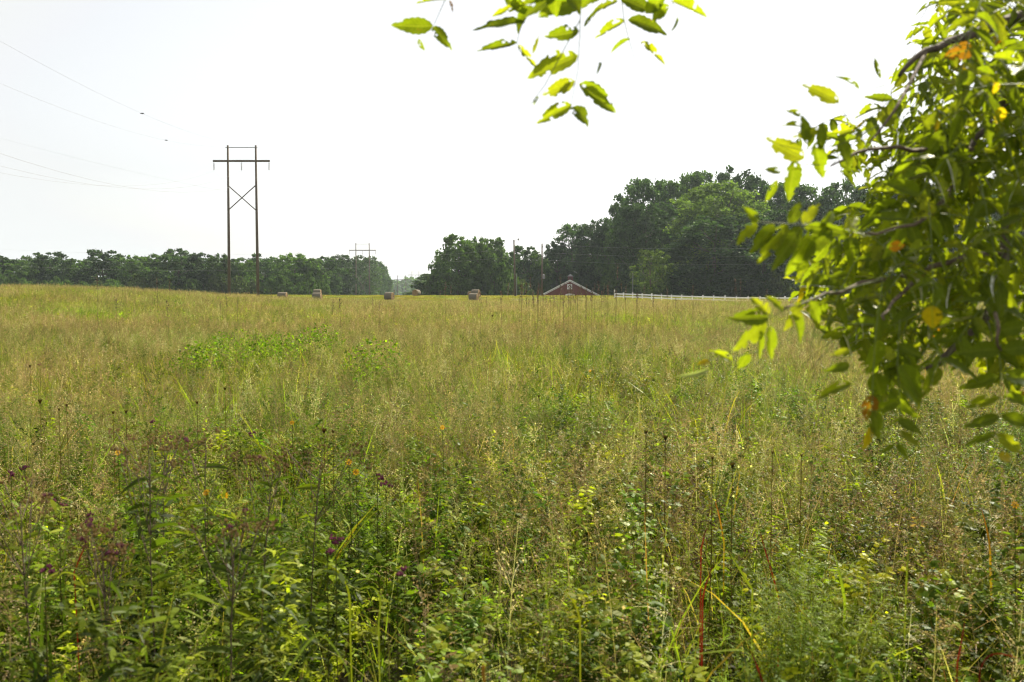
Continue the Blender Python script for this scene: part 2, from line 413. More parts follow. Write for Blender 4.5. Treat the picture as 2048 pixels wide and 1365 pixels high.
GREEN = (0.062, 0.108, 0.028); DGREEN = (0.042, 0.076, 0.028); LGREEN = (0.125, 0.185, 0.035)
protos = {}
def proto(kind, seed, *a, **k):
    H, rad = a[0], a[1]
    protos.setdefault(kind, []).append((crown(seed, *a, **k), trunk(seed, H, 0.017*H, rad), H, rad))
for i in range(5): proto('mid', 10+i, 14.0, 5.0, 80, 100, 0.36, GREEN if i % 2 else DGREEN, shape='round' if i != 3 else 'upright')
for i in range(4): proto('tall', 30+i, 26.0, 8.0, 120, 135, 0.46, DGREEN if i % 2 else GREEN, shape='round' if i % 2 else 'upright')
proto('light', 50, 24.0, 8.5, 120, 170, 0.42, LGREEN); proto('light', 51, 9.0, 3.6, 46, 110, 0.27, (0.10, 0.145, 0.033))
for i in range(3): proto('bush', 60+i, 4.2, 3.0, 22, 110, 0.27, GREEN if i else (0.065, 0.09, 0.03), shape='bush', low=0.0)
for i in range(2): proto('far', 70+i, 15.0, 5.5, 40, 60, 0.75, GREEN)

T_RND = random.Random(5)
ORD = ['first', 'second', 'third', 'fourth', 'fifth', 'sixth', 'seventh', 'eighth', 'ninth', 'tenth', 'eleventh', 'twelfth', 'thirteenth', 'fourteenth', 'fifteenth',
       'sixteenth', 'seventeenth', 'eighteenth', 'nineteenth', 'twentieth']
def place_tree(kind, px, top, d, wpx, label, group, name='broadleaf_tree', cat='tree', which=None):
    pl = protos[kind]; k = T_RND.randrange(len(pl)) if which is None else which
    cr, tk, H, rad = pl[k]
    p = P(px, top, d); x = p.x; z0 = gz(x, d) - 0.1
    h = p.z - z0
    sz = h/H; w = wpx/F*d/(2*rad*0.98)
    e = empty(name, (x, d, z0), T_RND.random()*6.28)
    e.scale = (w, w, sz)
    tag(e, label, cat, group)
    link('trunk', tk, e) if kind != 'bush' else None
    link('crown' if kind != 'bush' else 'foliage', cr, e)
    if kind == 'bush': link('stem', tk, e).scale = (.6, .6, .8)
    return e

# left treeline, front row
left_row = [(-60, 508, 95), (-12, 504, 90), (42, 521, 66), (98, 503, 84), (152, 517, 66), (207, 499, 92), (262, 512, 66), (303, 509, 66), (354, 496, 100),
            (405, 506, 70), (441, 509, 62), (486, 517, 62), (524, 507, 66), (588, 508, 92), (626, 518, 56)]
for i, (px, top, w) in enumerate(left_row):
    d = 292 + T_RND.uniform(-9, 9)
    if px < 0: lab = 'dark broadleaf tree at the left treeline, cut by the photo edge' if px > -20 else 'broadleaf tree outside the left edge of the left treeline'
    elif 425 < px < 450: lab = 'low-topped dark tree just left of the nearest H-frame pylon in the left treeline'
    elif 470 < px < 500: lab = 'dark tree seen between the two legs of the nearest H-frame pylon'
    elif 515 < px < 530: lab = 'dark tree just right of the nearest H-frame pylon in the left treeline'
    elif px == 588: lab = 'broad round dark tree in the left treeline above the pair of hay bales'
    elif px == 626: lab = 'narrow dark tree ending the front row of the left treeline beside the corridor'
    else: lab = '%s tree from the left photo edge in the front row of the left treeline' % ORD[i - 1]
    place_tree('mid', px, top, d, w*1.18, lab, 'trees of the left treeline')
for i in range(22):
    px = -130 + i*36 + T_RND.uniform(-8, 8)
    place_tree('mid', px, 513 + T_RND.uniform(0, 14), 318 + T_RND.uniform(0, 18), 80,
               'dark tree in the back row showing between the front trees of the left treeline', 'back row trees of the left treeline')
for i in range(26):
    px = -90 + i*28.5 + T_RND.uniform(-9, 9)
    place_tree('bush', px, 556 + T_RND.uniform(-14, 10), 279 + T_RND.uniform(-4, 6), 50,
               ('%s low shrub from the left photo edge at the foot of the left treeline' % (ORD + ['last'])[min(20, max(0, i - 3))]) if 3 <= i < 23 else 'low green shrub filling the foot of the left treeline', 'shrubs under the left treeline', 'shrub', 'shrub')
# trees along the left side of the power line corridor, running away
corr = [(652, 512, 325, 62), (676, 510, 368, 60), (699, 511, 415, 56), (722, 512, 455, 52), (741, 514, 500, 46), (755, 522, 545, 38), (764, 532, 600, 30), (770, 542, 660, 24), (774, 551, 720, 20)]
for i, (px, top, d, w) in enumerate(corr):
    place_tree('mid', px, top, d, w*1.2, '%s nearest tree in the row receding along the left of the power line corridor' % ORD[i], 'trees along the corridor')
for i in range(9):
    px = 640 + i*15; d = 310 + i*48
    place_tree('bush', px + 3, 556 + i*1.5, d, 34 - i*1.6, '%s nearest low shrub at the foot of the receding corridor trees' % ORD[i], 'shrubs along the corridor', 'shrub', 'shrub')
for i in range(8):
    place_tree('mid', 640 + i*14, 516 + i*2.2 + max(0, i-5)*6, 400 + i*45, 50, 'tree behind the receding row beside the power line corridor', 'trees behind the corridor row')
# right treeline from the corridor to the right edge
right_row = [('mid', 872, 540, 262, 30), ('mid', 884, 500, 258, 46), ('mid', 915, 468, 250, 84), ('mid', 955, 476, 254, 66), ('mid', 988, 474, 258, 62), ('mid', 1014, 503, 262, 48),
             ('mid', 1050, 491, 268, 66), ('mid', 1078, 508, 265, 50), ('tall', 1112, 482, 272, 60), ('tall', 1146, 448, 275, 78), ('tall', 1192, 440, 272, 76), ('tall', 1214, 436, 268, 50),
             ('tall', 1240, 402, 262, 56), ('tall', 1290, 358, 255, 118), ('tall', 1345, 362, 262, 96), ('tall', 1392, 342, 268, 100), ('tall', 1466, 332, 270, 110), ('tall', 1512, 348, 266, 84),
             ('tall', 1572, 362, 262, 90)]
rlab = ['small dark tree ending the right wood at the corridor opening', 'slim dark tree second from the corridor opening in the right wood',
        'tall dark round-topped tree at the corridor end of the right wood', 'dark tree right of the round-topped one near the corridor opening',
        'dark tree with bumpy top left of the taller utility pole', 'lower dark tree behind the taller utility pole', 'pale-topped tree between the two utility poles',
        'low tree directly behind the shorter utility pole', 'dark tree just right of the shorter utility pole', 'tall tree rising behind the left roof slope of the red barn',
        'tall tree rising behind the right roof slope of the red barn', 'slender tree on the step up to the tallest part of the wood', 'tree with ragged top above the start of the white fence',
        'broad tall dark tree at the left shoulder of the tallest wood', 'tall dark tree behind the left flank of the big yellow-green tree',
        'tall dark tree peeping above the big yellow-green tree', 'tallest tree of the wood, with its top highest against the sky', 'tall tree right of the highest treetop',
        'tall tree of the wood beside the overhanging leaves']
for (k, px, top, d, w), lab in zip(right_row, rlab):
    place_tree(k, px, top, d, w*1.2, lab, 'trees of the right wood')
place_tree('light', 1440, 366, 236, 215, 'big yellow-green tree with a domed crown in the right wood', 'trees of the right wood', which=0)
place_tree('tall', 1288, 408, 240, 130, 'dark grey-green tree in front of the left shoulder of the right wood', 'trees of the right wood', which=1)
place_tree('tall', 1425, 430, 222, 190, 'dark spreading tree at the wood edge behind the white fence', 'trees of the right wood', which=3)
place_tree('tall', 1530, 420, 226, 150, 'dark tree behind the white fence next to the overhanging leaves', 'trees of the right wood', which=1)
place_tree('light', 1302, 498, 208, 84, 'small yellow-green tree standing behind the white fence', 'trees of the right wood', which=1)
for i, (px, top, w) in enumerate([(1620, 372, 110), (1690, 354, 120), (1760, 366, 120), (1830, 372, 120), (1900, 384, 130), (1980, 380, 130), (2060, 390, 140), (2160, 388, 150), (2270, 395, 150)]):
    place_tree('tall', px, top, 250 - i*3, w*1.15, ('%s dark tree of the wood behind the overhanging leaves, counted from their left edge' % ORD[i]) if px < 2050 else 'tall tree beyond the right photo edge',
               'wood behind the overhanging leaves' if px < 2050 else 'trees beyond the right edge')
for i in range(20):
    px = 880 + i*64 + T_RND.uniform(-12, 12)
    top = np.interp(px, [870, 920, 1080, 1220, 1290, 1470, 1560, 2100], [540, 492, 520, 470, 400, 368, 392, 410])
    place_tree('tall', px, top + T_RND.uniform(0, 12), 290 + T_RND.uniform(0, 20), 105, 'dark tree deep inside the right wood, showing only through gaps', 'inner trees of the right wood')
for i in range(30):
    px = 868 + i*46 + T_RND.uniform(-12, 12)
    d = 252 if px < 1230 else 222
    if 1085 < px < 1200: d = 272
    place_tree('bush', px, (546 if px < 1230 else 538) + T_RND.uniform(-16, 14), d + T_RND.uniform(-4, 6), 62, ('%s low dark shrub from the corridor opening at the foot of the right wood' % ORD[i]) if i < 16 else 'low dark shrub at the foot of the right wood behind the overhanging leaves',
               'shrubs under the right wood', 'shrub', 'shrub')
# far wood closing the corridor
rng = np.random.default_rng(3)
N = 26000
fx = rng.uniform(-420, 160, N); rowk = rng.integers(0, 3, N); fy = 1120 + rowk*60 + rng.uniform(-12, 12, N)
base = np.array([gz(0, 1150)])[0]
prof = 21.5 + 2.6*np.sin(fx*0.11 + rowk) + 2.2*np.sin(fx*0.041 + 2*rowk) + 1.6*np.sin(fx*0.31)
fz = base + prof*rng.random(N)**0.6
v, c = cards(rng, np.stack([fx, fy, fz], 1), 3.0, 0.5, GREEN, 0.3)
o = link('distant_wood', cards_mesh('distant_wood', v, c, M['tree']))
tag(o, 'hazy blue-green distant wood closing the end of the power line corridor', 'wood', None, 'stuff')

# ------------------------------------------------------------------ power line
def pylon(px_l, px_r, top_y, arm_y, d, label, braces=True, over=1.0, far=False):
    c = P((px_l + px_r)/2, 590, d); x0 = P(px_l, 590, d).x; x1 = P(px_r, 590, d).x; hw = (x1 - x0)/2
    zb = gz(c.x, d) - 0.3; top = P(0, top_y, d).z - zb; arm = P(0, arm_y, d).z - zb
    e = empty('power_pylon', (c.x, d, zb), 0.0); tag(e, label, 'pylon', 'H-frame pylons of the power line')
    r = 0.21 if not far else 0.19
    for s in (-1, 1):
        gg = Geo(); gg.tube([(s*(hw + .1), 0, 0), (s*(hw + .03), 0, top*.5), (s*hw, 0, top + .25)], [r*1.35, r*1.1, r*.8], 12)
        gg.build('pole', M['pole'], e, smooth=True)
    gg = Geo(); gg.bar((-hw - .35, -.26, top - .15), (hw + .35, -.26, top - .15), .10, .12); gg.build('top_bar', M['steel'], e)
    L = hw*2.03
    gg = Geo(); gg.bar((-L, -.33, arm), (L, -.33, arm), .24, .34); gg.build('crossarm', M['pole'], e)
    if braces:
        z1 = arm - (384 - 323)/F*d*0.78; z2 = arm - (420 - 323)/F*d
        for s in (-1, 1):
            gg = Geo(); gg.bar((-s*hw, -.34 - s*.07, z1), (s*hw, -.34 - s*.07, z2), .13, .16); gg.build('brace', M['pole'], e)
    for x in (-L*.97, 0, L*.97):
        gg = Geo(); gg.tube([(x, -.33, arm - .17), (x, -.33, arm - 1.75)], .03, 6, (.1, .1, .1))
        ins = gg.build('insulator_string', M['steel'], e)
        nd = 7
        for k in range(nd):
            z = arm - .42 - k*.19
            q = Geo(); q.tube([(x, -.33, z + .07), (x, -.33, z + .03), (x, -.33, z)], [.05, .14, .16], 10)
            q.build('insulator_disc', M['glass'], ins, smooth=True)
    pts = {'shield': [Vector((c.x + s*hw, d - .26, zb + top + .0)) for s in (-1, 1)],
           'cond': [Vector((c.x + q, d - .33, zb + arm - 1.78)) for q in (-L*.97, 0, L*.97)]}
    return pts, e
t1, _ = pylon(459.5, 515, 294, 323, 182, 'tall wooden H-frame power pylon with X brace in the left meadow')
t2, _ = pylon(712.5, 739, 488, 501, 398, 'second wooden H-frame power pylon in front of the corridor trees')
t3, _ = pylon(795.5, 811.5, 552, 560, 640, 'distant small H-frame power pylon, left one of the pair in the corridor gap', True, far=True)
t4, _ = pylon(824, 838, 544, 550.5, 770, 'distant small H-frame power pylon, taller right one of the corridor pair', True, far=True)
t5, _ = pylon(843, 852, 558, 563, 1080, 'tiniest H-frame power pylon at the far end beside the right wood', False, far=True)

def wire(a, b, sag, r, label, name='power_line_wire', group='power line wires', n=28):
    a, b = Vector(a), Vector(b); pts = []
    for i in range(n + 1):
        t = i/n; p = a.lerp(b, t); p.z -= 4*sag*t*(1 - t); pts.append(p)
    gg = Geo(); gg.tube(pts, r, 5); o = gg.build(name, M['wire']); tag(o, label, 'wire', group); return pts
# span from the near pylon to the one behind the camera (outside the picture)
off = Vector((14.0, -212, 0))
side = ['left', 'right']; tri = ['left', 'middle', 'right']
sh = []
for k, p in enumerate(t1['shield']):
    sh.append(wire(p, p + off + Vector((0, 0, 0)), 8.2 - k*1.0, .008, 'thin %s shield wire running from the top of the near pylon to the upper left' % side[k]))
for k, p in enumerate(t1['cond']):
    wire(p, p + off, 11.8 + (k-1)*.5, .010, '%s conductor running from the near pylon crossarm to the left photo edge' % tri[k])
for (a, b, w1, w2) in ((t1, t2, 'near', 'second'), (t2, t3, 'second', 'distant left')):
    for k in range(2): wire(a['shield'][k], b['shield'][k], 4.5, .008, '%s shield wire between the %s pylon and the %s pylon' % (side[k], w1, w2))
    for k in range(3): wire(a['cond'][k], b['cond'][k], 6.5, .009, '%s conductor between the %s pylon and the %s pylon' % (tri[k], w1, w2))
for k in range(3): wire(t3['cond'][k], t4['cond'][k], 3.0, .015, '%s conductor between the two distant pylons in the corridor gap' % tri[k])
a = P(458, 385, 181.6); b = P(-700, 60, 120)
wire(a, b, 1.5, .008, 'single wire slanting from the near pylon leg to the left photo edge')
# small dark markers on the two shield wires
for (pts, px, lab) in ((sh[1], 284, 'small dark marker on the upper wire left of the near pylon'), (sh[0], 332, 'small dark marker on the second wire, closer to the near pylon')):
    q = min(pts, key=lambda p: abs(proj(p)[0] - px))
    i = pts.index(q); best = None
    for j in range(len(pts)-1):
        a_, b_ = proj(pts[j])[0], proj(pts[j+1])[0]
        if (a_ - px)*(b_ - px) <= 0 and a_ > -500 and b_ > -500: best = pts[j].lerp(pts[j+1], (px - a_)/(b_ - a_))
    q = best or q
    gg = Geo(); gg.tube([(-.22, 0, 0), (-.16, 0, .02), (0, 0, .03), (.16, 0, .02), (.24, 0, -.02)], [.015, .05, .07, .05, .015], 10)
    gg.box((0, 0, -.06), (.05, .04, .06))
    o = gg.build('wire_marker', M['dark'], loc=q); tag(o, lab, 'wire marker', 'markers on the wires')

# roadside poles and their wires
def upole(px, top, d, lean, label, transformer):
    p = P(px, 590, d); zb = gz(p.x, d) - .2; H = P(px, top, d).z - zb
    e = empty('utility_pole', (p.x, d, zb)); tag(e, label, 'utility pole', 'roadside utility poles')
    gg = Geo(); gg.tube([(0, 0, 0), (-lean*.5, 0, H*.5), (-lean, 0, H)], [.22, .18, .14], 12); gg.build('pole', M['pole'], e, smooth=True)
    if not transformer:
        gg = Geo(); gg.bar((-lean, 0, H - .4), (-lean + .95, 0, H + .15), .06, .06); gg.build('lamp_arm', M['steel'], e)
        gg = Geo(); gg.tube([(-lean + .95, 0, H + .28), (-lean + .95, 0, H + .1), (-lean + .95, 0, H - .15)], [.08, .17, .11], 10); gg.build('lamp_head', M['steel'], e)
        gg = Geo(); gg.tube([(-lean*.6, 0, H*.62), (-1.75, 0, 0)], .02, 5); gg.build('guy_wire', M['wire'], e)
        gg = Geo(); gg.box((.3, -.1, H*.17), (.12, .08, H*.5)); gg.build('conduit', M['steel'], e)
    else:
        gg = Geo(); gg.tube([(.32, -.1, 3.9), (.32, -.1, 4.75), (.32, -.1, 4.85)], [.25, .25, .1], 14); t = gg.build('transformer', M['steel'], e, smooth=False)
        gg = Geo(); gg.tube([(.32, -.1, 4.85), (.32, -.1, 5.1)], .05, 8); gg.build('bushing', M['glass'], t)
        gg = Geo(); gg.tube([(-lean, 0, H), (-lean, 0, H + .18), (-lean, 0, H + .3)], [.09, .07, .03], 8); gg.build('insulator', M['glass'], e)
        gg = Geo(); gg.box((-lean + .12, -.12, H - .55), (.14, .1, .3)); gg.build('cutout', M['glass'], e)
    return Vector((p.x - lean, d, zb + H))
pA = upole(1030.5, 480, 205, .28, 'taller wooden utility pole with a lamp arm and guy wire right of the stacked bales', False)
pB = upole(1084, 489, 212, .0, 'slimmer grey utility pole carrying a transformer left of the red barn', True)
far_l = P(-300, 475, 205)
for k, (dz, nm) in enumerate(((0, 'top'), (-1.7, 'middle'), (-3.3, 'lower'))):
    wire(pA + Vector((0, 0, dz - .2)), far_l + Vector((0, 0, dz)), 3.2, .008, '%s roadside wire crossing low over the left treeline from the taller utility pole' % nm, 'roadside_wire', 'roadside wires')
    wire(pA + Vector((0, .1, dz - .2)), pB + Vector((0, 0, dz)), .25, .008, '%s roadside wire between the two utility poles' % nm, 'roadside_wire', 'roadside wires')
    wire(pB + Vector((0, 0, dz)), P(1640, 492, 205) + Vector((0, 0, dz)), .8, .011, '%s roadside wire from the shorter utility pole across the right wood' % nm, 'roadside_wire', 'roadside wires')
p = P(1265.5, 590, 205); zb = gz(p.x, 205)
gg = Geo(); gg.tube([(0, 0, -.3), (0, 0, 2), (0, 0, P(0, 547, 205).z - zb)], [.07, .06, .05], 8)
gg.box((0, 0, P(0, 547, 205).z - zb), (.16, .16, .12)); o = gg.build('thin_post', M['steel'], loc=(p.x, 205, zb)); tag(o, 'thin grey metal post behind the start of the white fence', 'post')

# ------------------------------------------------------------------ hay bales
def bale_meshes(seed, r=.76, L=1.45):
    rnd = random.Random(seed); n = 28; rows = 7; gg = Geo(); vs = []; fs = []
    off = rnd.random()*9
    for i in range(rows):
        y = -L/2 + L*i/(rows - 1)
        for k in range(n):
            a = 2*math.pi*k/n
            rr = r*(1 + .025*noise.noise(Vector((math.cos(a)*2 + off, math.sin(a)*2, y*2))))
            if i in (0, rows-1): rr *= .955
            rr += .012*math.sin(i*2.2)
            z = rr*math.sin(a)
            if z < -r*.86: z = -r*.86
            vs.append((rr*math.cos(a), y, z + r*.86))
    for i in range(rows - 1):
        for k in range(n):
            k2 = (k+1) % n; fs.append((i*n+k, i*n+k2, (i+1)*n+k2, (i+1)*n+k))
    gg.add(vs, fs); side_me = gg.mesh('wrapped_side', M['haywrap'], True)
    ends = []
    for s in (-1, 1):
        ge = Geo(); vs = []; fs = []
        rings = 9
        for j in range(rings):
            q = r*.955*(1 - j/(rings - .4))
            for k in range(n):
                a = 2*math.pi*k/n
                dq = .03*(1 if j % 2 else 0) + .02*noise.noise(Vector((q*6, a, off)))
                vs.append((q*math.cos(a), s*(L/2 + dq), max(q*math.sin(a), -r*.86) + r*.86))
        for j in range(rings - 1):
            for k in range(n):
                k2 = (k+1) % n; fs.append((j*n+k, j*n+k2, (j+1)*n+k2, (j+1)*n+k))
        fs.append(tuple((rings-1)*n + k for k in range(n)))
        ge.add(vs, fs); ends.append(ge.mesh('end_face', M['hay']))
    return side_me, ends
BM = [bale_meshes(1), bale_meshes(2)]
def bale(px, d, rz, label, z=None, k=0, s=1.0):
    p = P(px, 590, d); zz = gz(p.x, d) - .03 if z is None else z
    e = empty('hay_bale', (p.x, d, zz), rz); e.scale = (s, s, s); tag(e, label, 'hay bale', 'round hay bales on the mown field')
    link('wrapped_side', BM[k][0], e)
    for q in BM[k][1]: link('end_face', q, e)
    return e
bale(778.5, 184, R(68), 'round hay bale at the left end of the corridor gap, lit on its right', k=0)
bale(833, 214, R(-22), 'round hay bale standing alone in the corridor gap, showing its round end', k=1)
bale(947.5, 176, R(72), 'nearer hay bale of the close group, half sunk behind meadow grass', k=1)
bale(951.5, 206, R(70), 'hay bale rising directly behind the nearer bale of the close group', k=0, s=1.05)
bale(940, 220, R(10), 'brown hay bale mostly hidden behind the close group', k=1, s=.8)
bale(635, 208, R(85), 'hay bale showing above the nearer one, right of the near pylon', k=0)
bale(634.5, 174, R(84), 'nearer hay bale with only its top above the grass, right of the near pylon', k=1)
bale(565, 171, R(86), 'hay bale with just its flat top visible, first right of the near pylon', k=0)

# ------------------------------------------------------------------ red barn
def barn():
    d = 256.0; c = P(1140, 590, d); zg = gz(c.x, d) - .1
    e = empty('red_barn', (c.x, d, zg), R(-4)); tag(e, 'red barn with white trim, low gable showing above the field crest', 'barn')
    apex = P(0, 562, d).z - zg; hw = 7.3; eave = apex - hw*.52; Ln = 16
    g = Geo()
    g.add([(-hw, 0, 0), (hw, 0, 0), (hw, 0, eave), (0, 0, apex), (-hw, 0, eave), (-hw, Ln, 0), (hw, Ln, 0), (hw, Ln, eave), (0, Ln, apex), (-hw, Ln, eave)],
          [(0, 1, 2, 3, 4), (9, 8, 7, 6, 5), (1, 6, 7, 2), (5, 0, 4, 9)])
    g.build('wall', M['siding'], e)
    ov = .55; sl = (apex - eave)/hw
    g = Geo()
    for s in (-1, 1):
        a = Vector((0, -.35, apex + .12)); b = Vector((s*(hw + ov), -.35, apex + .12 - (hw + ov)*sl))
        for q in (0,):
            vs = [a, b, b + Vector((0, Ln + .7, 0)), a + Vector((0, Ln + .7, 0))]
            vs2 = [v + Vector((0, 0, .14)) for v in vs]
            g.add(vs + vs2, [(0, 1, 2, 3), (7, 6, 5, 4), (0, 4, 5, 1), (1, 5, 6, 2), (2, 6, 7, 3), (3, 7, 4, 0)])
    rf = g.build('roof', M['roof'], e)
    for s in (-1, 1):
        g = Geo(); g.bar((0, -.42, apex + .16), (s*(hw + ov), -.42, apex + .16 - (hw + ov)*sl), .08, .26); g.build('rake_trim', M['white'], e)
        g = Geo(); g.bar((0, -.05, apex - .16), (s*(hw + .02), -.05, apex - .16 - hw*sl), .06, .16); g.build('gable_trim', M['white'], e)
    wz = P(0, 574, d).z - zg
    w = empty('loft_door', (-.1, -.06, wz)); w.parent = e
    g = Geo(); g.box((0, 0, 0), (1.0, .04, 1.0)); g.build('panel', M['siding'], w)
    g = Geo()
    for s in (-1, 1):
        g.box((s*.56, -.03, 0), (.14, .07, 1.26)); g.box((0, -.03, s*.56), (.98, .07, .14))
    g.build('frame', M['white'], w)
    g = Geo(); g.bar((-.49, -.045, -.49), (.49, -.045, .49), .03, .13); g.bar((-.49, -.06, .49), (.49, -.06, -.49), .03, .13); g.build('cross_brace', M['white'], w)
    # arched doorway, white
    n = 12; hwd = 1.45; zt = P(0, 587.5, d).z - zg; r = .7
    pts = [(-hwd, 0)] + [(-hwd*math.cos(math.pi*k/n), zt - r + r*math.sin(math.pi*k/n)) for k in range(n + 1)] + [(hwd, 0)]
    g = Geo(); m = len(pts)
    g.add([(x, -.08, z) for x, z in pts] + [(x, -.02, z) for x, z in pts], [tuple(range(m))] + [(i, i + m, i + m + 1, i + 1) for i in range(m-1)])
    g.build('arched_door', M['white'], e)
    # cupola
    cu = empty('cupola', (0, 5.5, apex - .3)); cu.parent = e
    g = Geo(); g.box((0, 0, .75), (1.3, 1.3, 1.5)); g.build('base', M['siding'], cu)
    g = Geo()
    for k in range(4): g.box((0, -.67, .65 + k*.2), (.8, .05, .08))
    g.build('louvre', M['dark'], cu)
    g = Geo(); g.add([(-.85, -.85, 1.5), (.85, -.85, 1.5), (.85, .85, 1.5), (-.85, .85, 1.5), (0, 0, 2.2)], [(0, 3, 2, 1), (0, 1, 4), (1, 2, 4), (2, 3, 4), (3, 0, 4)]); g.build('cap', M['roof'], cu)
barn()

# white shed glimpsed at the right edge
def shed():
    d = 150.0; c = P(2062, 590, d); zg = gz(c.x, d)
    e = empty('white_shed', (c.x, d, zg), R(10)); tag(e, 'white shed glimpsed through leaves at the right photo edge', 'shed')
    g = Geo(); hw = 2.6; ev = 2.3; ap = 3.5; L = 5
    g.add([(-hw, 0, 0), (hw, 0, 0), (hw, 0, ev), (0, 0, ap), (-hw, 0, ev), (-hw, L, 0), (hw, L, 0), (hw, L, ev), (0, L, ap), (-hw, L, ev)], [(0, 1, 2, 3, 4), (9, 8, 7, 6, 5), (1, 6, 7, 2), (5, 0, 4, 9)])
    g.build('wall', M['white'], e)
    g = Geo()
    for s in (-1, 1):
        g.add([(0, -.2, ap + .03), (s*(hw + .3), -.2, ev - .1), (s*(hw + .3), L + .2, ev - .1), (0, L + .2, ap + .03), (0, -.2, ap + .13), (s*(hw + .3), -.2, ev), (s*(hw + .3), L + .2, ev), (0, L + .2, ap + .13)],
              [(0, 1, 2, 3), (7, 6, 5, 4), (0, 4, 5, 1), (1, 5, 6, 2), (2, 6, 7, 3), (3, 7, 4, 0)])
    g.build('roof', M['roof'], e)
    g = Geo(); g.box((-.6, -.03, 1.0), (1.0, .05, 2.0)); g.build('door', M['dark'], e)
shed()

# ------------------------------------------------------------------ white fence
def fence():
    A = P(1229, 590, 192); B = P(2240, 590, 122)
    n = int((B - A).length/2.44)
    e = empty('board_fence', (A.x, A.y, gz(A.x, A.y))); tag(e, 'long white two-rail board fence in front of the dark wood', 'fence')
    base = Vector((A.x, A.y, gz(A.x, A.y)))
    post = Geo(); post.box((0, 0, .48), (.12, .12, 1.2)); post.add([(-.1, -.1, 1.11), (.1, -.1, 1.11), (.1, .1, 1.11), (-.1, .1, 1.11), (0, 0, 1.19)], [(0, 3, 2, 1), (0, 1, 4), (1, 2, 4), (2, 3, 4), (3, 0, 4)])
    pm = post.mesh('post', M['white']); pts = []
    for i in range(n + 1):
        p = A.lerp(B, i/n); p.z = gz(p.x, p.y); pts.append(p - base)
        o = link('post', pm, e, p - base); o.rotation_euler = (0, 0, math.atan2(B.y - A.y, B.x - A.x))
        if i == 0: o.scale = (1.25, 1.25, 1.45)
    for i in range(n):
        for z in (.40, .88):
            g = Geo(); a = pts[i] + Vector((0, -.11, z)); b = pts[i+1] + Vector((0, -.11, z)); g.bar(a, b, .05, .23); g.build('rail', M['white'], e)
fence()

# ------------------------------------------------------------------ meadow: plant patches, scattered as instances
def ribbons(path, wid, side, col, tipmul=None):
    """path n,k,3  wid n,k  side n,3  col n,3 -> quads"""
    n, k, _ = path.shape
    a = path - side[:, None, :]*wid[:, :, None]*0.5; b = path + side[:, None, :]*wid[:, :, None]*0.5
    v = np.stack([a[:, :-1], b[:, :-1], b[:, 1:], a[:, 1:]], axis=2).reshape(-1, 3)
    c = np.repeat(col[:, None, :], k, axis=1)
    if tipmul is not None:
        t = np.linspace(0, 1, k)[None, :, None]
        c = c*(1 - t) + c*np.array(tipmul)[None, None, :]*t
    c4 = np.stack([c[:, :-1], c[:, :-1], c[:, 1:], c[:, 1:]], axis=2).reshape(-1, 3)
    return v, c4
def pick(rng, pal, n, var=0.22):
    pal = np.array(pal); w = pal[:, 3]/pal[:, 3].sum()
    i = rng.choice(len(pal), n, p=w)
    return np.clip(pal[i, :3]*np.exp(rng.normal(size=(n, 1))*var*1.35), .008, .75)
def blades(rng, n, rad, h0, h1, w0, w1, lean, pal, k=5, tipmul=(1.2, 1.0, 0.9), hpow=1.0):
    a = rng.random(n)*2*np.pi; r = rad*np.sqrt(rng.random(n))
    base = np.stack([r*np.cos(a), r*np.sin(a), np.full(n, -0.02)], 1)
    h = h0 + (h1 - h0)*rng.random(n)**hpow
    da = rng.random(n)*2*np.pi; le = lean*(0.25 + rng.random(n))
    t = np.linspace(0, 1, k)
    bend = (t**1.9)[None, :]*le[:, None]*h[:, None]
    droop = (t**3)[None, :]*(le[:, None]**2)*h[:, None]*0.45
    path = base[:, None, :] + np.stack([bend*np.cos(da)[:, None], bend*np.sin(da)[:, None], t[None, :]*h[:, None] - droop], 2)
    w = (w0 + (w1 - w0)*rng.random(n))[:, None]*np.array([0.8] + [1.0]*(k-3) + [0.7, 0.06])[None, :]
    sa = da + np.pi/2 + rng.normal(size=n)*0.6
    side = np.stack([np.cos(sa), np.sin(sa), np.zeros(n)], 1)
    return ribbons(path, w, side, pick(rng, pal, n), tipmul)
def cards2(rng, cen, size, aspect, col, up=0.0):
    """small leaf shaped kites"""
    n = len(cen)
    a = rng.normal(size=(n, 3)); a[:, 2] = a[:, 2]*0.6 + up; a /= np.linalg.norm(a, axis=1)[:, None]
    b = rng.normal(size=(n, 3)); b -= a*np.sum(a*b, axis=1)[:, None]; b /= np.linalg.norm(b, axis=1)[:, None]
    s = (size*(0.6 + 0.8*rng.random(n)))[:, None]
    v = np.stack([cen, cen + a*s*.45 + b*s*aspect, cen + a*s, cen + a*s*.45 - b*s*aspect], 1)
    return v.reshape(-1, 3), np.repeat(col[:, None, :], 4, axis=1).reshape(-1, 3)
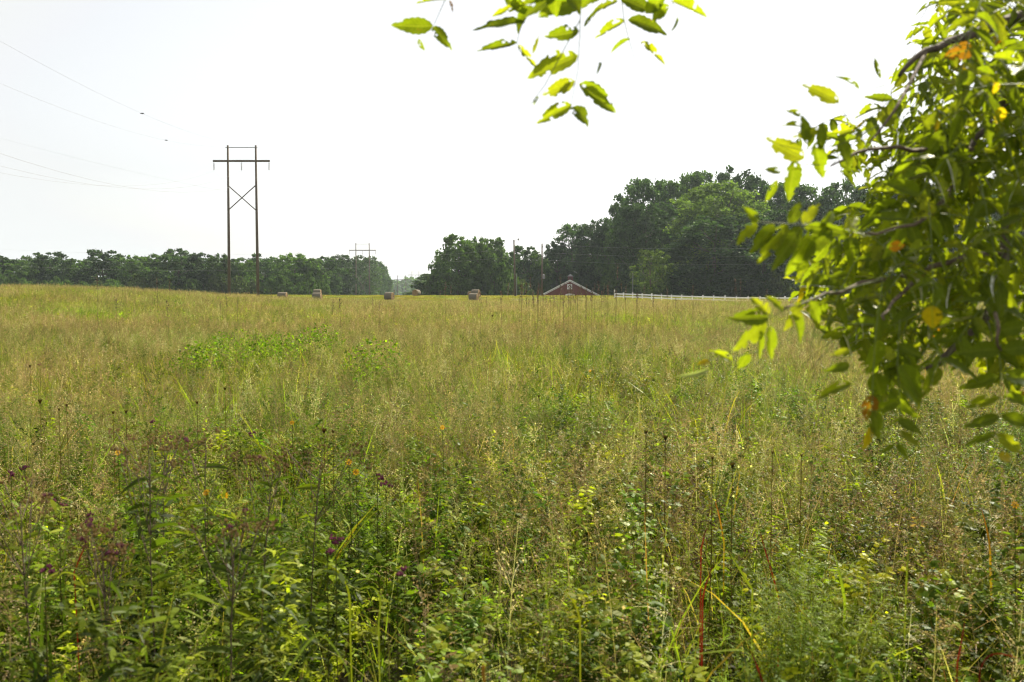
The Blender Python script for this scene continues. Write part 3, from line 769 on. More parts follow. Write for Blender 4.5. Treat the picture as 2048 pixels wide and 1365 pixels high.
def panicles(rng, n, rad, h0, h1, pal, seedsize, nb=14, ns=5, plen=0.26, spread=0.075, sw=0.0016):
    a = rng.random(n)*2*np.pi; r = rad*np.sqrt(rng.random(n))
    base = np.stack([r*np.cos(a), r*np.sin(a), np.zeros(n)], 1)
    h = h0 + (h1 - h0)*rng.random(n); da = rng.random(n)*2*np.pi; le = 0.08 + 0.22*rng.random(n)
    t = np.linspace(0, 1, 5); bend = (t**2)[None, :]*le[:, None]*h[:, None]
    path = base[:, None, :] + np.stack([bend*np.cos(da)[:, None], bend*np.sin(da)[:, None], t[None, :]*h[:, None]], 2)
    side = np.stack([np.cos(da + 1.57), np.sin(da + 1.57), np.zeros(n)], 1)
    col = pick(rng, pal, n)
    V, C = [], []
    v, c = ribbons(path, np.full((n, 5), sw)*np.array([1.6, 1.4, 1.2, 1, .7])[None], side, col*np.array([.8, .95, .7])); V.append(v); C.append(c)
    # branchlets
    m = n*nb; idx = np.repeat(np.arange(n), nb); q = rng.random(m)
    tt = 1 - q*(plen/h[idx]); b0 = np.stack([base[idx, 0] + tt**2*le[idx]*h[idx]*np.cos(da[idx]), base[idx, 1] + tt**2*le[idx]*h[idx]*np.sin(da[idx]), tt*h[idx]], 1)
    d = rng.normal(size=(m, 3)); d[:, 2] = np.abs(d[:, 2])*0.8 + 0.2; d /= np.linalg.norm(d, axis=1)[:, None]
    L = spread*(0.35 + q)*(0.6 + 0.7*rng.random(m))
    p2 = np.stack([b0, b0 + d*L[:, None]*0.5, b0 + d*L[:, None] - np.array([0, 0, 1])*(L*0.18)[:, None]], 1)
    sd = np.cross(d, rng.normal(size=(m, 3))); sd /= np.linalg.norm(sd, axis=1)[:, None]
    v, c = ribbons(p2, np.full((m, 3), sw*0.55), sd, col[idx]); V.append(v); C.append(c)
    k = m*ns; i2 = np.repeat(np.arange(m), ns); f = rng.random(k)
    cen = b0[i2] + d[i2]*(L[i2]*(0.25 + 0.8*f))[:, None] + rng.normal(size=(k, 3))*seedsize*0.8
    v, c = cards2(rng, cen, seedsize, 0.33, col[idx][i2]*(1 + .35*(rng.random((k, 1))*2 - 1))); V.append(v); C.append(c)
    return np.concatenate(V), np.concatenate(C)
def forbs(rng, n, rad, h0, h1, nl, ls, asp, pal, branch=0, stemcol=(.10, .10, .04), sw=.003):
    V, C = [], []
    for i in range(n):
        a = rng.random()*6.28; r = rad*math.sqrt(rng.random()); h = rng.uniform(h0, h1)
        d = rng.normal(size=2)*0.12*h
        stems = [(np.array([r*math.cos(a), r*math.sin(a), 0.]), np.array([r*math.cos(a) + d[0], r*math.sin(a) + d[1], h]))]
        for b in range(branch):
            t = rng.uniform(.3, .85); p = stems[0][0]*(1-t) + stems[0][1]*t; aa = rng.random()*6.28; L = rng.uniform(.12, .34)*h
            stems.append((p, p + np.array([math.cos(aa)*L*.7, math.sin(aa)*L*.7, L*.75])))
        col = pick(rng, pal, 1)[0]
        for k, (p, e) in enumerate(stems):
            pa = np.stack([p, (p+e)/2 + rng.normal(size=3)*.012, e])[None]
            v, c = ribbons(pa, np.array([[sw*1.3, sw, sw*.5]])*(1 if k == 0 else .7), np.array([[1., 0.2, 0]]), np.array([stemcol])); V.append(v); C.append(c)
            m = nl if k == 0 else max(4, int(nl*.6))
            t = rng.uniform(.22 if k == 0 else .1, 1.0, m)[:, None]
            cen = p*(1-t) + e*t
            L = ls*(1.15 - .5*t[:, 0])*(0.7 + .6*rng.random(m))
            aa = rng.random(m)*6.28; up = rng.uniform(-.35, .65, m)
            dr = np.stack([np.cos(aa), np.sin(aa), up], 1); dr /= np.linalg.norm(dr, axis=1)[:, None]
            sd = np.stack([-np.sin(aa), np.cos(aa), rng.normal(size=m)*.35], 1)
            q = np.array([0, .33, .7, 1.0])
            path = cen[:, None, :] + dr[:, None, :]*(L[:, None]*q)[:, :, None] - np.array([0, 0, 1])*((q**2)[None, :]*L[:, None]*rng.uniform(.0, .5, m)[:, None])[:, :, None]
            w = (L*asp)[:, None]*np.array([.25, 1.0, .75, .05])[None]
            cc = col[None]*(1 + .25*(rng.random((m, 1))*2 - 1))
            v, c = ribbons(path, w, sd, cc); V.append(v); C.append(c)
    return np.concatenate(V), np.concatenate(C)

G1 = [(.10, .165, .022, 5), (.18, .235, .030, 4.5), (.26, .26, .05, 1.3), (.38, .31, .17, 1.2), (.26, .15, .09, .3)]
GT = [(.40, .33, .22, 3), (.34, .25, .20, 3), (.52, .47, .37, 1.6), (.18, .11, .095, 2.2), (.20, .24, .08, 2)]
GL = [(.07, .12, .015, 3), (.19, .245, .022, 3), (.38, .39, .03, 2.6)]
GY = [(.20, .26, .035, 3), (.14, .21, .03, 2), (.30, .27, .05, .5)]
GD = [(.36, .29, .17, 3), (.26, .19, .11, 2), (.5, .44, .33, 1)]
def src(name, parts, mat='meadow'):
    v = np.concatenate([p[0] for p in parts]); c = np.concatenate([p[1] for p in parts])
    return bpy.data.objects.new(name, cards_mesh(name, v, c, M[mat]))
def rg(s): return np.random.default_rng(s)
def collection(name, objs):
    c = bpy.data.collections.new(name)
    for o in objs: c.objects.link(o)
    return c
SRC = {}
SRC['grass'] = [src('grass_patch', [blades(rg(100+i), 130, .42, .18, .78, .0020, .0050, .85, G1, hpow=1.3), blades(rg(120+i), 60, .42, .1, .4, .003, .006, 1.3, GD, hpow=.7)]) for i in range(4)]
SRC['pan'] = [src('seed_grass_patch', [panicles(rg(140+i), 13, .40, .50, .98, GT, .0066, 18, 6, .34, .12)], 'seed') for i in range(4)]
SRC['leafy'] = [src('leafy_patch', [forbs(rg(160+i), 7, .30, .30, .78, 26, .040, .46, GL if i < 3 else GY, 5)]) for i in range(5)]
SRC['fine'] = [src('fine_herb_patch', [forbs(rg(180+i), 5, .26, .40, .84, 60, .018, .42, [(.11, .165, .022, 3), (.22, .25, .035, 1.8), (.32, .27, .14, 1)], 13, sw=.002)]) for i in range(4)]
SRC['brown'] = [src('brown_weed_patch', [forbs(rg(190+i), 4, .2, .5, .92, 26, .022, .35, [(.10, .06, .045, 2), (.17, .11, .08, 1), (.30, .24, .18, .7)], 8, stemcol=(.10, .06, .04), sw=.0022)]) for i in range(3)]
SRC['thatch'] = [src('dead_stem_patch', [blades(rg(200+i), 26, .4, .5, .95, .0014, .0026, .5, GD + [(.22, .10, .06, 1)], tipmul=(1, 1, 1))]) for i in range(3)]
SRC['long'] = [src('long_blade_patch', [blades(rg(210+i), 16, .16, .65, 1.05, .007, .012, .85, [(.15, .22, .035, 3), (.24, .28, .05, 2), (.34, .26, .07, .5)], 7)]) for i in range(3)]
SRC['flower'] = [src('tiny_flower_patch', [cards2(rg(220+i), np.stack([rg(230+i).normal(size=18)*.2, rg(240+i).normal(size=18)*.2, rg(250+i).uniform(.6, .95, 18)], 1), .011, .5,
                 pick(rg(260+i), [(.75, .72, .66, 2), (.62, .42, .52, 1.6), (.55, .50, .40, 1)], 18))]) for i in range(3)]
# coarser patches for farther off
SRC['grass2'] = [src('far_grass_patch', [blades(rg(300+i), 300, 1.0, .35, .86, .007, .014, .5, G1, 4),
                 forbs(rg(340+i), 12, .95, .35, .8, 26, .05, .5, GL, 3, sw=.004)]) for i in range(5)]
SRC['pan2'] = [src('far_seed_patch', [panicles(rg(320+i), 70, 1.0, .55, 1.04, GT, .014, 9, 4, .3, .09, .003)], 'seed') for i in range(4)]
SRC['green2'] = [src('far_green_patch', [blades(rg(350+i), 260, .9, .35, .95, .008, .016, .6, [(.14, .20, .035, 3), (.21, .25, .045, 3), (.36, .29, .12, .7)], 4)]) for i in range(3)]
SRC['mown'] = [src('mown_patch', [blades(rg(370+i), 260, 1.6, .08, .26, .02, .045, .8, [(.17, .18, .055, 3), (.25, .225, .095, 3), (.34, .29, .16, 1.3)], 3)]) for i in range(3)]

def scatter(name, sources, pts, label, scl, tilt=0.12, seed=0):
    """pts n,2 ; scl n"""
    rng = rg(seed); n = len(pts)
    me = bpy.data.meshes.new(name)
    z = np.array([gz(float(x), float(y)) for x, y in pts])
    me.vertices.add(n); me.vertices.foreach_set('co', np.column_stack([pts, z]).astype(np.float32).ravel())
    for nm, ty, arr in (('rot', 'FLOAT_VECTOR', np.column_stack([rng.normal(size=n)*tilt, rng.normal(size=n)*tilt, rng.random(n)*6.283])),):
        a = me.attributes.new(nm, ty, 'POINT'); a.data.foreach_set('vector', arr.astype(np.float32).ravel())
    a = me.attributes.new('scl', 'FLOAT', 'POINT'); a.data.foreach_set('value', np.asarray(scl, dtype=np.float32))
    a = me.attributes.new('idx', 'INT', 'POINT'); a.data.foreach_set('value', rng.integers(0, len(sources), n).astype(np.int32))
    o = bpy.data.objects.new(name, me); COL.objects.link(o)
    ng = bpy.data.node_groups.new(name, 'GeometryNodeTree')
    ng.interface.new_socket('Geometry', in_out='INPUT', socket_type='NodeSocketGeometry')
    ng.interface.new_socket('Geometry', in_out='OUTPUT', socket_type='NodeSocketGeometry')
    N = ng.nodes; L = ng.links
    gi = N.new('NodeGroupInput'); go = N.new('NodeGroupOutput'); ip = N.new('GeometryNodeInstanceOnPoints')
    ci = N.new('GeometryNodeCollectionInfo'); ci.inputs['Collection'].default_value = collection(name, sources)
    ci.inputs['Separate Children'].default_value = True; ci.inputs['Reset Children'].default_value = True
    def attr(nm, ty):
        q = N.new('GeometryNodeInputNamedAttribute'); q.data_type = ty; q.inputs[0].default_value = nm
        return [x for x in q.outputs if x.enabled][0]
    L.new(gi.outputs[0], ip.inputs['Points']); L.new(ci.outputs[0], ip.inputs['Instance'])
    ip.inputs['Pick Instance'].default_value = True
    L.new(attr('idx', 'INT'), ip.inputs['Instance Index'])
    L.new(attr('rot', 'FLOAT_VECTOR'), ip.inputs['Rotation'])
    L.new(attr('scl', 'FLOAT'), ip.inputs['Scale'])
    L.new(ip.outputs[0], go.inputs[0])
    md = o.modifiers.new('scatter', 'NODES'); md.node_group = ng
    tag(o, label, None, None, 'stuff'); return o
def wedge(seed, y0, y1, dens, slope=.60, pad=1.2, fn=None):
    rng = rg(seed); W = slope*y1 + pad
    n = int((y1 - y0)*2*W*dens)
    p = np.column_stack([rng.uniform(-W, W, n), rng.uniform(y0, y1, n)])
    p = p[np.abs(p[:, 0]) < slope*p[:, 1] + pad]
    if fn is not None:
        k = np.array([fn(float(x), float(y)) for x, y in p]); p = p[rng.random(len(p)) < k]
    return p
def nz(x, y, s, o): return 0.5 + 0.5*noise.noise(Vector((x*s, y*s, o)))*1.5
def fade(f0=0.0):
    return lambda x, y: 1.0
def sc(p, s, lo=.8, hi=1.15): return rg(s).uniform(lo, hi, len(p))
def lowfront(p, s):   # plants a little lower very near the camera
    return s*(0.90 + 0.10*np.clip((p[:, 1] - 1.2)/3.0, 0, 1))

p = wedge(1, 1.5, 30, 4.6, fn=lambda x, y: min(1, .35 + nz(x, y, .45, 51)*.9))
scatter('meadow_grass', SRC['grass'], p, 'mixed green and straw meadow grass filling the field', lowfront(p, sc(p, 1)*np.array([.82 + .3*nz(x, y, .35, 5) for x, y in p])), seed=1)
p = wedge(2, 1.9, 32, 9.0, fn=lambda x, y: min(1, max(.2, (nz(x, y, .33, 1) - .10)*1.6))*(.28 + .72*sstep(3.0, 6.5, y)))
scatter('seed_grass', SRC['pan'], p, 'airy tan seed heads floating over the meadow grass', lowfront(p, sc(p, 2)), seed=2)
p = wedge(3, 1.5, 30, 11.0, fn=lambda x, y: min(1, max(.22, (nz(x, y, .6, 7) - .25)*2.4))*(1.0 - .62*sstep(3.5, 9, y)))
scatter('leafy_weeds', SRC['leafy'], p, 'bright broad-leaved weeds among the foreground grass', lowfront(p, sc(p, 3, .8, 1.25)), seed=3)
p = wedge(4, 1.6, 30, 8.5, fn=lambda x, y: max(.15, (nz(x, y, .42, 11) - .2)*1.5))
scatter('fine_weeds', SRC['fine'], p, 'fine-leaved drab weeds mixed through the meadow', lowfront(p, sc(p, 4)), seed=4)
p = wedge(12, 1.8, 30, 2.4, fn=lambda x, y: max(.1, (nz(x, y, .4, 61) - .3)*2))
scatter('brown_weeds', SRC['brown'], p, 'dark brown dried weeds dotted through the meadow', lowfront(p, sc(p, 12)), seed=12)
p = wedge(5, 1.6, 30, 1.4)
scatter('dead_stems', SRC['thatch'], p, 'dry straw stems standing in the meadow', lowfront(p, sc(p, 5)), seed=5)
p = wedge(6, 1.6, 34, 1.3, fn=lambda x, y: max(.08, (nz(x, y, .22, 21) - .38)*2.4))
scatter('long_blades', SRC['long'], p, 'tufts of long arching grass blades', lowfront(p, sc(p, 6, .75, 1.1)), seed=6)
p = wedge(7, 2.4, 24, 2.2, fn=lambda x, y: max(.1, (nz(x, y, .3, 31) - .3)*1.6))
scatter('tiny_flowers', SRC['flower'], p, 'specks of tiny white and pink flowers in the meadow', lowfront(p, sc(p, 7, .85, 1.1)), seed=7)
def edge(x, y):    # far limit of the unmown meadow
    r = x/y
    return 1.0 if y < 118 + 22*sstep(.1, .3, r) + 12*sstep(.1, .45, -r) + 5*noise.noise(Vector((x*.07, 0, 0))) else 0.0
p = wedge(8, 26, 142, 1.05, fn=lambda x, y: edge(x, y)*(1.0 if y < 70 else .8))
scatter('far_meadow', SRC['grass2'], p, 'tall unmown meadow stretching to the field crest', sc(p, 8, .85, 1.15), tilt=.06, seed=8)
p = wedge(13, 26, 142, .45, fn=lambda x, y: edge(x, y)*min(1, .35 + 1.1*nz(x, y, .07, 71))*(1.0 if y < 70 else .85))
scatter('far_seed_grass', SRC['pan2'], p, 'haze of pinkish tan seed heads over the farther meadow', sc(p, 13, .9, 1.2), tilt=.06, seed=13)
p = wedge(9, 10, 142, 1.0, fn=lambda x, y: edge(x, y)*max(0, (nz(x, y, .09, 41) - .42)*2.6))
scatter('green_grass_drifts', SRC['green2'], p, 'brighter green drifts of grass within the tall meadow', sc(p, 9, .85, 1.1), tilt=.06, seed=9)
p = wedge(10, 112, 236, .30, slope=.62)
p = p[[edge(float(x), float(y)) < .5 for x, y in p]]
scatter('mown_grass', SRC['mown'], p, 'short yellow-green grass of the mown field on the crest', sc(p, 10, .8, 1.2), tilt=.03, seed=10)

# ------------------------------------------------------------------ haze
def make_haze():
    m, n, l, out = newmat('haze'); pv = n.new('ShaderNodeVolumePrincipled')
    pv.inputs['Color'].default_value = (0.80, 0.92, 1.0, 1); pv.inputs['Density'].default_value = HAZE
    pv.inputs['Anisotropy'].default_value = 0.25
    l.new(pv.outputs[0], out.inputs['Volume'])
    g = Geo(); x = 1500; y0, y1 = -60, 2200; z0, z1 = -9, 44
    g.box((0, (y0+y1)/2, (z0+z1)/2), (2*x, y1-y0, z1-z0)); o = g.build('haze', m); tag(o, 'pale summer haze over the field', 'haze', None, 'stuff')
    o.pop('category', None) if hasattr(o, 'pop') else None
HAZE = 0.00011
make_haze()

# ------------------------------------------------------------------ foreground tree with pinnate leaves
def leaflet_mesh(seed, col, nu=4, nv=10, bites=0, w=.19, fold=.10, bend=.12, name='leaflet'):
    rnd = random.Random(seed); me = bpy.data.meshes.new(name); vs = []; uvs = []
    wv = rnd.uniform(-.5, .5)
    for j in range(nv + 1):
        v = j/nv
        pr = (math.sin(math.pi*min(1, v**0.82))**0.75)*(1 - .25*v) if 0 < v < 1 else 0.0
        pr = max(pr, .012 if v > .5 else .03)
        for i in range(nu + 1):
            u = -1 + 2*i/nu
            ed = abs(u) > .99
            x = u*pr*w*1.18*(1 + (.06*(1 if j % 2 else -1) if ed and 0 < j < nv else 0) + rnd.uniform(-.02, .02))
            z = fold*abs(x)*2.2 - bend*v*v + .014*math.sin(v*14 + wv*9)*abs(u) + wv*.10*x
            vs.append((x + .03*math.sin(v*3 + wv*6)*v, v, z)); uvs.append((x, v))
    fs = [(j*(nu+1)+i, j*(nu+1)+i+1, (j+1)*(nu+1)+i+1, (j+1)*(nu+1)+i) for j in range(nv) for i in range(nu)]
    for b in range(bites):
        j = rnd.randint(2, nv-1); s = rnd.choice((0, nu-1)); kill = {(j, s)}
        if rnd.random() < .7: kill.add((min(nv-1, j+1), s))
        if rnd.random() < .35: kill.add((j, 1 if s == 0 else nu-2))
        fs2 = [f for q, f in enumerate(FI(nu, nv)) if q not in [a*nu + b_ for a, b_ in kill] and f in fs]; fs = fs2
    if bites > 1:      # small holes
        keep = []
        for f in fs:
            q = FI(nu, nv).index(f)
            if rnd.random() < .035 and 0 < q % nu < nu-1: continue
            keep.append(f)
        fs = keep
    me.from_pydata(vs, [], fs)
    a = me.color_attributes.new('Col', 'FLOAT_COLOR', 'POINT')
    k = rnd.uniform(.85, 1.15)
    for i in range(len(vs)): a.data[i].color = (col[0]*k, col[1]*k, col[2]*k, 1)
    uvl = me.uv_layers.new(name='UVMap')
    for lp in me.loops: uvl.data[lp.index].uv = uvs[lp.vertex_index]
    me.polygons.foreach_set('use_smooth', [True]*len(me.polygons))
    me.materials.append(M['leaf']); return me
_fi = {}
def FI(nu, nv):
    if (nu, nv) not in _fi: _fi[(nu, nv)] = [(j*(nu+1)+i, j*(nu+1)+i+1, (j+1)*(nu+1)+i+1, (j+1)*(nu+1)+i) for j in range(nv) for i in range(nu)]
    return _fi[(nu, nv)]
LGR = [(.088, .120, .014), (.105, .142, .016), (.135, .165, .018), (.095, .130, .015), (.155, .175, .02)]
LM = [leaflet_mesh(400+i, LGR[i % 5], 6, 14, bites=[1, 2, 4, 0, 3, 5, 2, 3, 1, 6][i], bend=[.05, .2, .1, .3, .12, .16, .4, .08, .22, .15][i], fold=[.15, .3, .2, .45, .1, .25, .3, .5, .12, .3][i]) for i in range(10)]
LYEL = [leaflet_mesh(430, (.30, .23, .015), 6, 12, 1), leaflet_mesh(431, (.28, .12, .015), 6, 12, 2), leaflet_mesh(432, (.16, .07, .02), 6, 12, 2, bend=.5)]
LPALE = leaflet_mesh(440, (.36, .42, .38), 6, 12, 0, w=.09, bend=.35, fold=.6); LPALE.materials[0] = M['weed']
LLOW = [leaflet_mesh(450+i, LGR[i % 5], 2, 5, 0, bend=[.1, .3, .2][i % 3], fold=.3) for i in range(6)]
TB = Vector((3.3, 3.4, gz(3.3, 3.4)))
tree = empty('overhanging_tree', TB); tag(tree, 'tree with yellow-green pinnate leaves overhanging the right foreground', 'tree')
def leaflet_matrix(b, t, nrm, wid):
    y = t - b; L = y.length; y = y/L
    x = y.cross(nrm)
    if x.length < 1e-3: x = y.orthogonal()
    x.normalize(); z = x.cross(y)
    m = Matrix.Identity(4)
    for r in range(3):
        m[r][0] = x[r]*L*wid; m[r][1] = y[r]*L; m[r][2] = z[r]*L; m[r][3] = b[r]
    return m
LR = random.Random(77)
joined = {'v': [], 'f': [], 'c': [], 'uv': [], 'n': 0}
def join_leaflet(me, m):
    b = joined['n']
    for v in me.vertices: joined['v'].append(tuple(m @ v.co))
    cd = me.color_attributes['Col'].data; c = tuple(cd[0].color)
    joined['c'] += [c]*len(me.vertices); uv = me.uv_layers[0].data
    for p_ in me.polygons:
        joined['f'].append(tuple(i + b for i in p_.vertices))
        for li in p_.loop_indices: joined['uv'].append(tuple(uv[li].uv))
    joined['n'] += len(me.vertices)
rachis_join = Geo()
count = {'leaf': 0}
TL = -TB
def make_leaf(rpts, leaflets, hero=True):
    """rpts world points of the stalk; leaflets (base, tip, normal, width, mesh)"""
    rad = [.0012 - .0006*i/(len(rpts)-1) for i in range(len(rpts))]
    if hero:
        g = Geo(); g.tube([p - TB for p in rpts], rad, 5); r = g.build('leaf', M['rachis'], tree)
        for (b, t, n, w, me) in leaflets:
            o = link('leaflet', me, r); o.matrix_local = Matrix.Translation(TL) @ leaflet_matrix(b, t, n, w); count['leaf'] += 1
    else:
        rachis_join.tube([p - TB for p in rpts], rad, 3)
        for (b, t, n, w, me) in leaflets: join_leaflet(me, Matrix.Translation(TL) @ leaflet_matrix(b, t, n, w))
def rn(a=1.0): return Vector((LR.uniform(-a, a), LR.uniform(-a, a), LR.uniform(-a, a)))
def hero_leaf(stalk, d, lst, dd=.0):
    """leaf described by where its stalk and leaflets stand at distance d"""
    pts = [P(x, y, d + dd*i) for i, (x, y) in enumerate(stalk)]
    out = []
    for q in lst:
        bx, by, tx, ty = q[:4]; w = q[4] if len(q) > 4 else 1.0; me = q[5] if len(q) > 5 else LM[LR.randrange(10)]
        d1 = d + LR.uniform(-.02, .02); b = P(bx, by, d); t = P(tx, ty, d1 + LR.uniform(-.03, .03))
        n = (Vector((0, -1, .25)) + rn(.45)).normalized()
        out.append((b, t, n, w*1.15, me))
    make_leaf(pts, out)
# top centre
hero_leaf([(1163, -60), (1160, 60), (1156, 140), (1142, 212)], 2.05, [(1158, 62, 1088, 72, .95, LM[5]), (1156, 112, 1052, 150, .9, LM[2]), (1150, 163, 1082, 190, .95, LM[4]), (1158, 168, 1238, 222, .85, LM[1]),
          (1143, 210, 1072, 246, .8, LM[7]), (1146, 214, 1176, 248, 1.1, LM[5]), (1164, 0, 1075, 30, 1.1), (1168, 55, 1200, 8, .35, LM[6])])
hero_leaf([(1100, -60), (1058, 15), (1040, 60), (1033, 90)], 2.15, [(1050, 45, 943, 58, .75, LM[0]), (1034, 86, 952, 98, .5, LM[5]), (1036, 90, 1074, 138, .55, LM[9]), (1062, 12, 1030, 62, .9, LM[3]), (1064, 0, 980, 30, .5, LM[9]),
          (1066, 108, 1078, 68, .4, LM[4]), (1010, -8, 1060, 28, .9)])
hero_leaf([(1238, -50), (1248, 40), (1258, 80), (1270, 120)], 2.2, [(1250, 42, 1188, 76, .6, LM[7]), (1256, 40, 1338, 66, .75, LM[0]), (1262, 78, 1215, 104, .4, LM[3]), (1282, 84, 1330, 126, .55, LM[9]), (1236, 2, 1180, 25, .8, LM[2]),
          (1240, -4, 1310, 22, 1.1, LM[0]), (1210, -20, 1160, 12, 1.3)])
hero_leaf([(900, -60), (890, 0), (868, 50)], 2.25, [(866, 52, 782, 53, .85, LM[0]), (866, 54, 902, 98, .8, LM[5]), (896, 0, 832, 4, .7, LM[7]), (898, 2, 912, 22, .8, LYEL[2]), (838, 78, 848, 106, .8, LM[6])])
hero_leaf([(1330, -60), (1342, 0), (1352, 18)], 2.1, [(1344, 4, 1414, 33, .75, LM[7]), (1338, 10, 1300, 46, 1.1, LM[1]), (1354, 34, 1348, 66, .5, LM[6]), (1330, -10, 1286, 30, 1.2, LM[3])])
hero_leaf([(1130, -70), (1120, -20), (1090, 0)], 1.95, [(1120, -14, 1040, 22, 1.1, LM[8]), (1130, -20, 1165, 28, 1.5, LM[0]), (1110, -20, 1110, 30, 1.5, LM[3]), (1100, -30, 1050, 10, 1.2, LM[0])])
hero_leaf([(1160, 40), (1090, 170), (1060, 210)], 2.0, [(1078, 194, 1064, 210, .8, LM[6]), (1200, 125, 1198, 142, .5, LM[6])])
# left fringe of the right hand mass
hero_leaf([(1740, 300), (1690, 230), (1672, 200)], 1.95, [(1678, 205, 1604, 166, .85, LM[4])])
hero_leaf([(1770, 170), (1725, 185)], 2.0, [(1718, 180, 1675, 142, .4, LM[6]), (1762, 158, 1744, 108, .4, LM[6])])
hero_leaf([(1760, 250), (1680, 290), (1600, 300), (1560, 290)], 1.95, [(1608, 318, 1532, 274, 1.0, LM[4]), (1600, 232, 1572, 220, .9), (1608, 255, 1562, 250, .5), (1616, 290, 1604, 228, .8, LM[1]), (1640, 300, 1646, 240, .75, LM[3]),
          (1630, 285, 1650, 360, .85, LM[1]), (1680, 280, 1700, 335, 1.0, LM[0]), (1640, 260, 1585, 275, .8), (1560, 348, 1528, 334, 1.3, LM[5])])
hero_leaf([(1640, 330), (1600, 330), (1585, 340)], 1.95, [(1590, 322, 1580, 402, .9, LM[1]), (1555, 360, 1530, 410, .6, LM[6])])
hero_leaf([(1730, 470), (1660, 452), (1580, 448), (1508, 444)], 1.75, [(1516, 444, 1490, 414, .95, LM[5]), (1514, 446, 1471, 489, .9, LM[2]), (1548, 448, 1500, 510, .8, LM[0]), (1576, 450, 1512, 528, .72, LM[7]), (1602, 452, 1546, 542, .75, LM[0]),
          (1625, 455, 1578, 562, .75, LM[1]), (1578, 447, 1606, 402, 1.0, LM[8]), (1605, 448, 1640, 404, .95, LM[4]), (1640, 450, 1676, 420, 1.0, LM[3]), (1608, 455, 1706, 466, .62, LM[0]), (1660, 456, 1612, 520, .8, LM[1]), (1690, 462, 1720, 430, .9)])
hero_leaf([(1760, 560), (1650, 590), (1560, 625), (1530, 640)], 1.8, [(1536, 636, 1461, 634, .95, LM[5]), (1532, 642, 1468, 702, .9, LM[2]), (1538, 630, 1503, 592, 1.1, LM[9]), (1566, 622, 1534, 590, 1.0), (1540, 652, 1546, 722, .7, LM[1]), (1580, 625, 1612, 680, .9, LM[3]),
          (1600, 605, 1570, 660, .9), (1520, 660, 1523, 720, .5, LM[1]), (1620, 600, 1640, 650, .9)])
hero_leaf([(1530, 700), (1480, 712), (1410, 722)], 1.85, [(1497, 705, 1478, 740, 1.0, LM[0]), (1462, 722, 1420, 700, .7, LM[7]), (1420, 722, 1396, 728, .9, LYEL[0]), (1418, 738, 1360, 758, .7, LPALE)])
hero_leaf([(1765, 560), (1750, 680), (1745, 780), (1742, 880)], 1.8, [(1752, 650, 1700, 640, .9, LM[3]), (1755, 680, 1742, 760, 1.1, LM[8]), (1750, 745, 1762, 800, 1.3, LM[8]), (1745, 790, 1735, 850, 1.1, LYEL[2]), (1743, 850, 1730, 905, .7, LYEL[0]),
          (1700, 730, 1648, 744, .7, LM[0]), (1702, 768, 1626, 800, .55, LM[7]), (1700, 700, 1662, 710, .8), (1750, 820, 1757, 880, 1.0, LM[1])])
hero_leaf([(1800, 640), (1795, 720), (1800, 810), (1795, 880)], 1.85, [(1798, 730, 1850, 800, .9, LM[3]), (1800, 765, 1850, 815, .9, LM[8]), (1800, 800, 1738, 830, .8, LM[1]), (1796, 840, 1846, 868, .85, LM[0]), (1798, 862, 1846, 896, .75, LM[4]),
          (1790, 888, 1758, 910, .5, LM[0]), (1795, 888, 1816, 918, .8, LM[3]), (1792, 710, 1742, 700, .9), (1795, 690, 1850, 715, .8)])
hero_leaf([(1990, 640), (2002, 740), (1998, 840), (1988, 900)], 1.8, [(1996, 752, 1915, 780, .7, LM[0]), (2000, 795, 1928, 815, .7, LM[7]), (1998, 832, 1926, 856, .6, LM[0]), (1992, 865, 1930, 892, .5, LM[1]), (2004, 752, 2075, 760, .7), (2006, 795, 2080, 812, .7),
          (2002, 832, 2072, 850, .7, LM[0]), (1994, 868, 2052, 912, .75, LM[4]), (2000, 700, 1920, 700, .9, LM[8]), (2006, 700, 2080, 690, 1.0, LM[8]), (2000, 660, 2070, 650, 1.0, LM[8]), (1996, 912, 2030, 918, .8, LYEL[0])])
hero_leaf([(1880, 600), (1866, 620)], 1.75, [(1862, 612, 1868, 660, 1.6, LYEL[0])])
hero_leaf([(1830, 500), (1800, 496)], 1.85, [(1778, 494, 1812, 492, 1.4, LYEL[1])])
hero_leaf([(1960, 110), (1940, 100)], 1.9, [(1948, 98, 1896, 108, 1.5, LYEL[2])])
hero_leaf([(2010, 190), (2000, 180)], 1.9, [(1993, 165, 1990, 190, 1.2, LYEL[0]), (2004, 215, 1996, 250, 1.3, LYEL[0])])

def in_poly(x, y, poly):
    c = False; n = len(poly)
    for i in range(n):
        x1, y1 = poly[i]; x2, y2 = poly[(i+1) % n]
        if (y1 > y) != (y2 > y) and x < (x2-x1)*(y-y1)/(y2-y1) + x1: c = not c
    return c
MASS = [(1815, -90), (1798, 40), (1800, 130), (1740, 180), (1680, 225), (1600, 262), (1585, 320), (1690, 350), (1735, 400), (1640, 432), (1580, 480), (1560, 560), (1580, 610), (1600, 660), (1680, 700), (1730, 760), (1750, 850),
        (1840, 850), (1862, 780), (1880, 740), (1950, 760), (2000, 800), (2080, 850), (2300, 850), (2300, -90)]
SPRAYS = [P(1590, 470, 1.76), P(1530, 650, 1.8), P(1640, 460, 1.76), P(1620, 280, 1.95)]
def on_sunpath(p):      # leaves up-sun of the outermost sprays are left out to let sun reach them
    for c in SPRAYS:
        r = p - c; al = r.dot(TOSUN)
        if al > .05 and (r - TOSUN*al).length < .16: return True
    return False
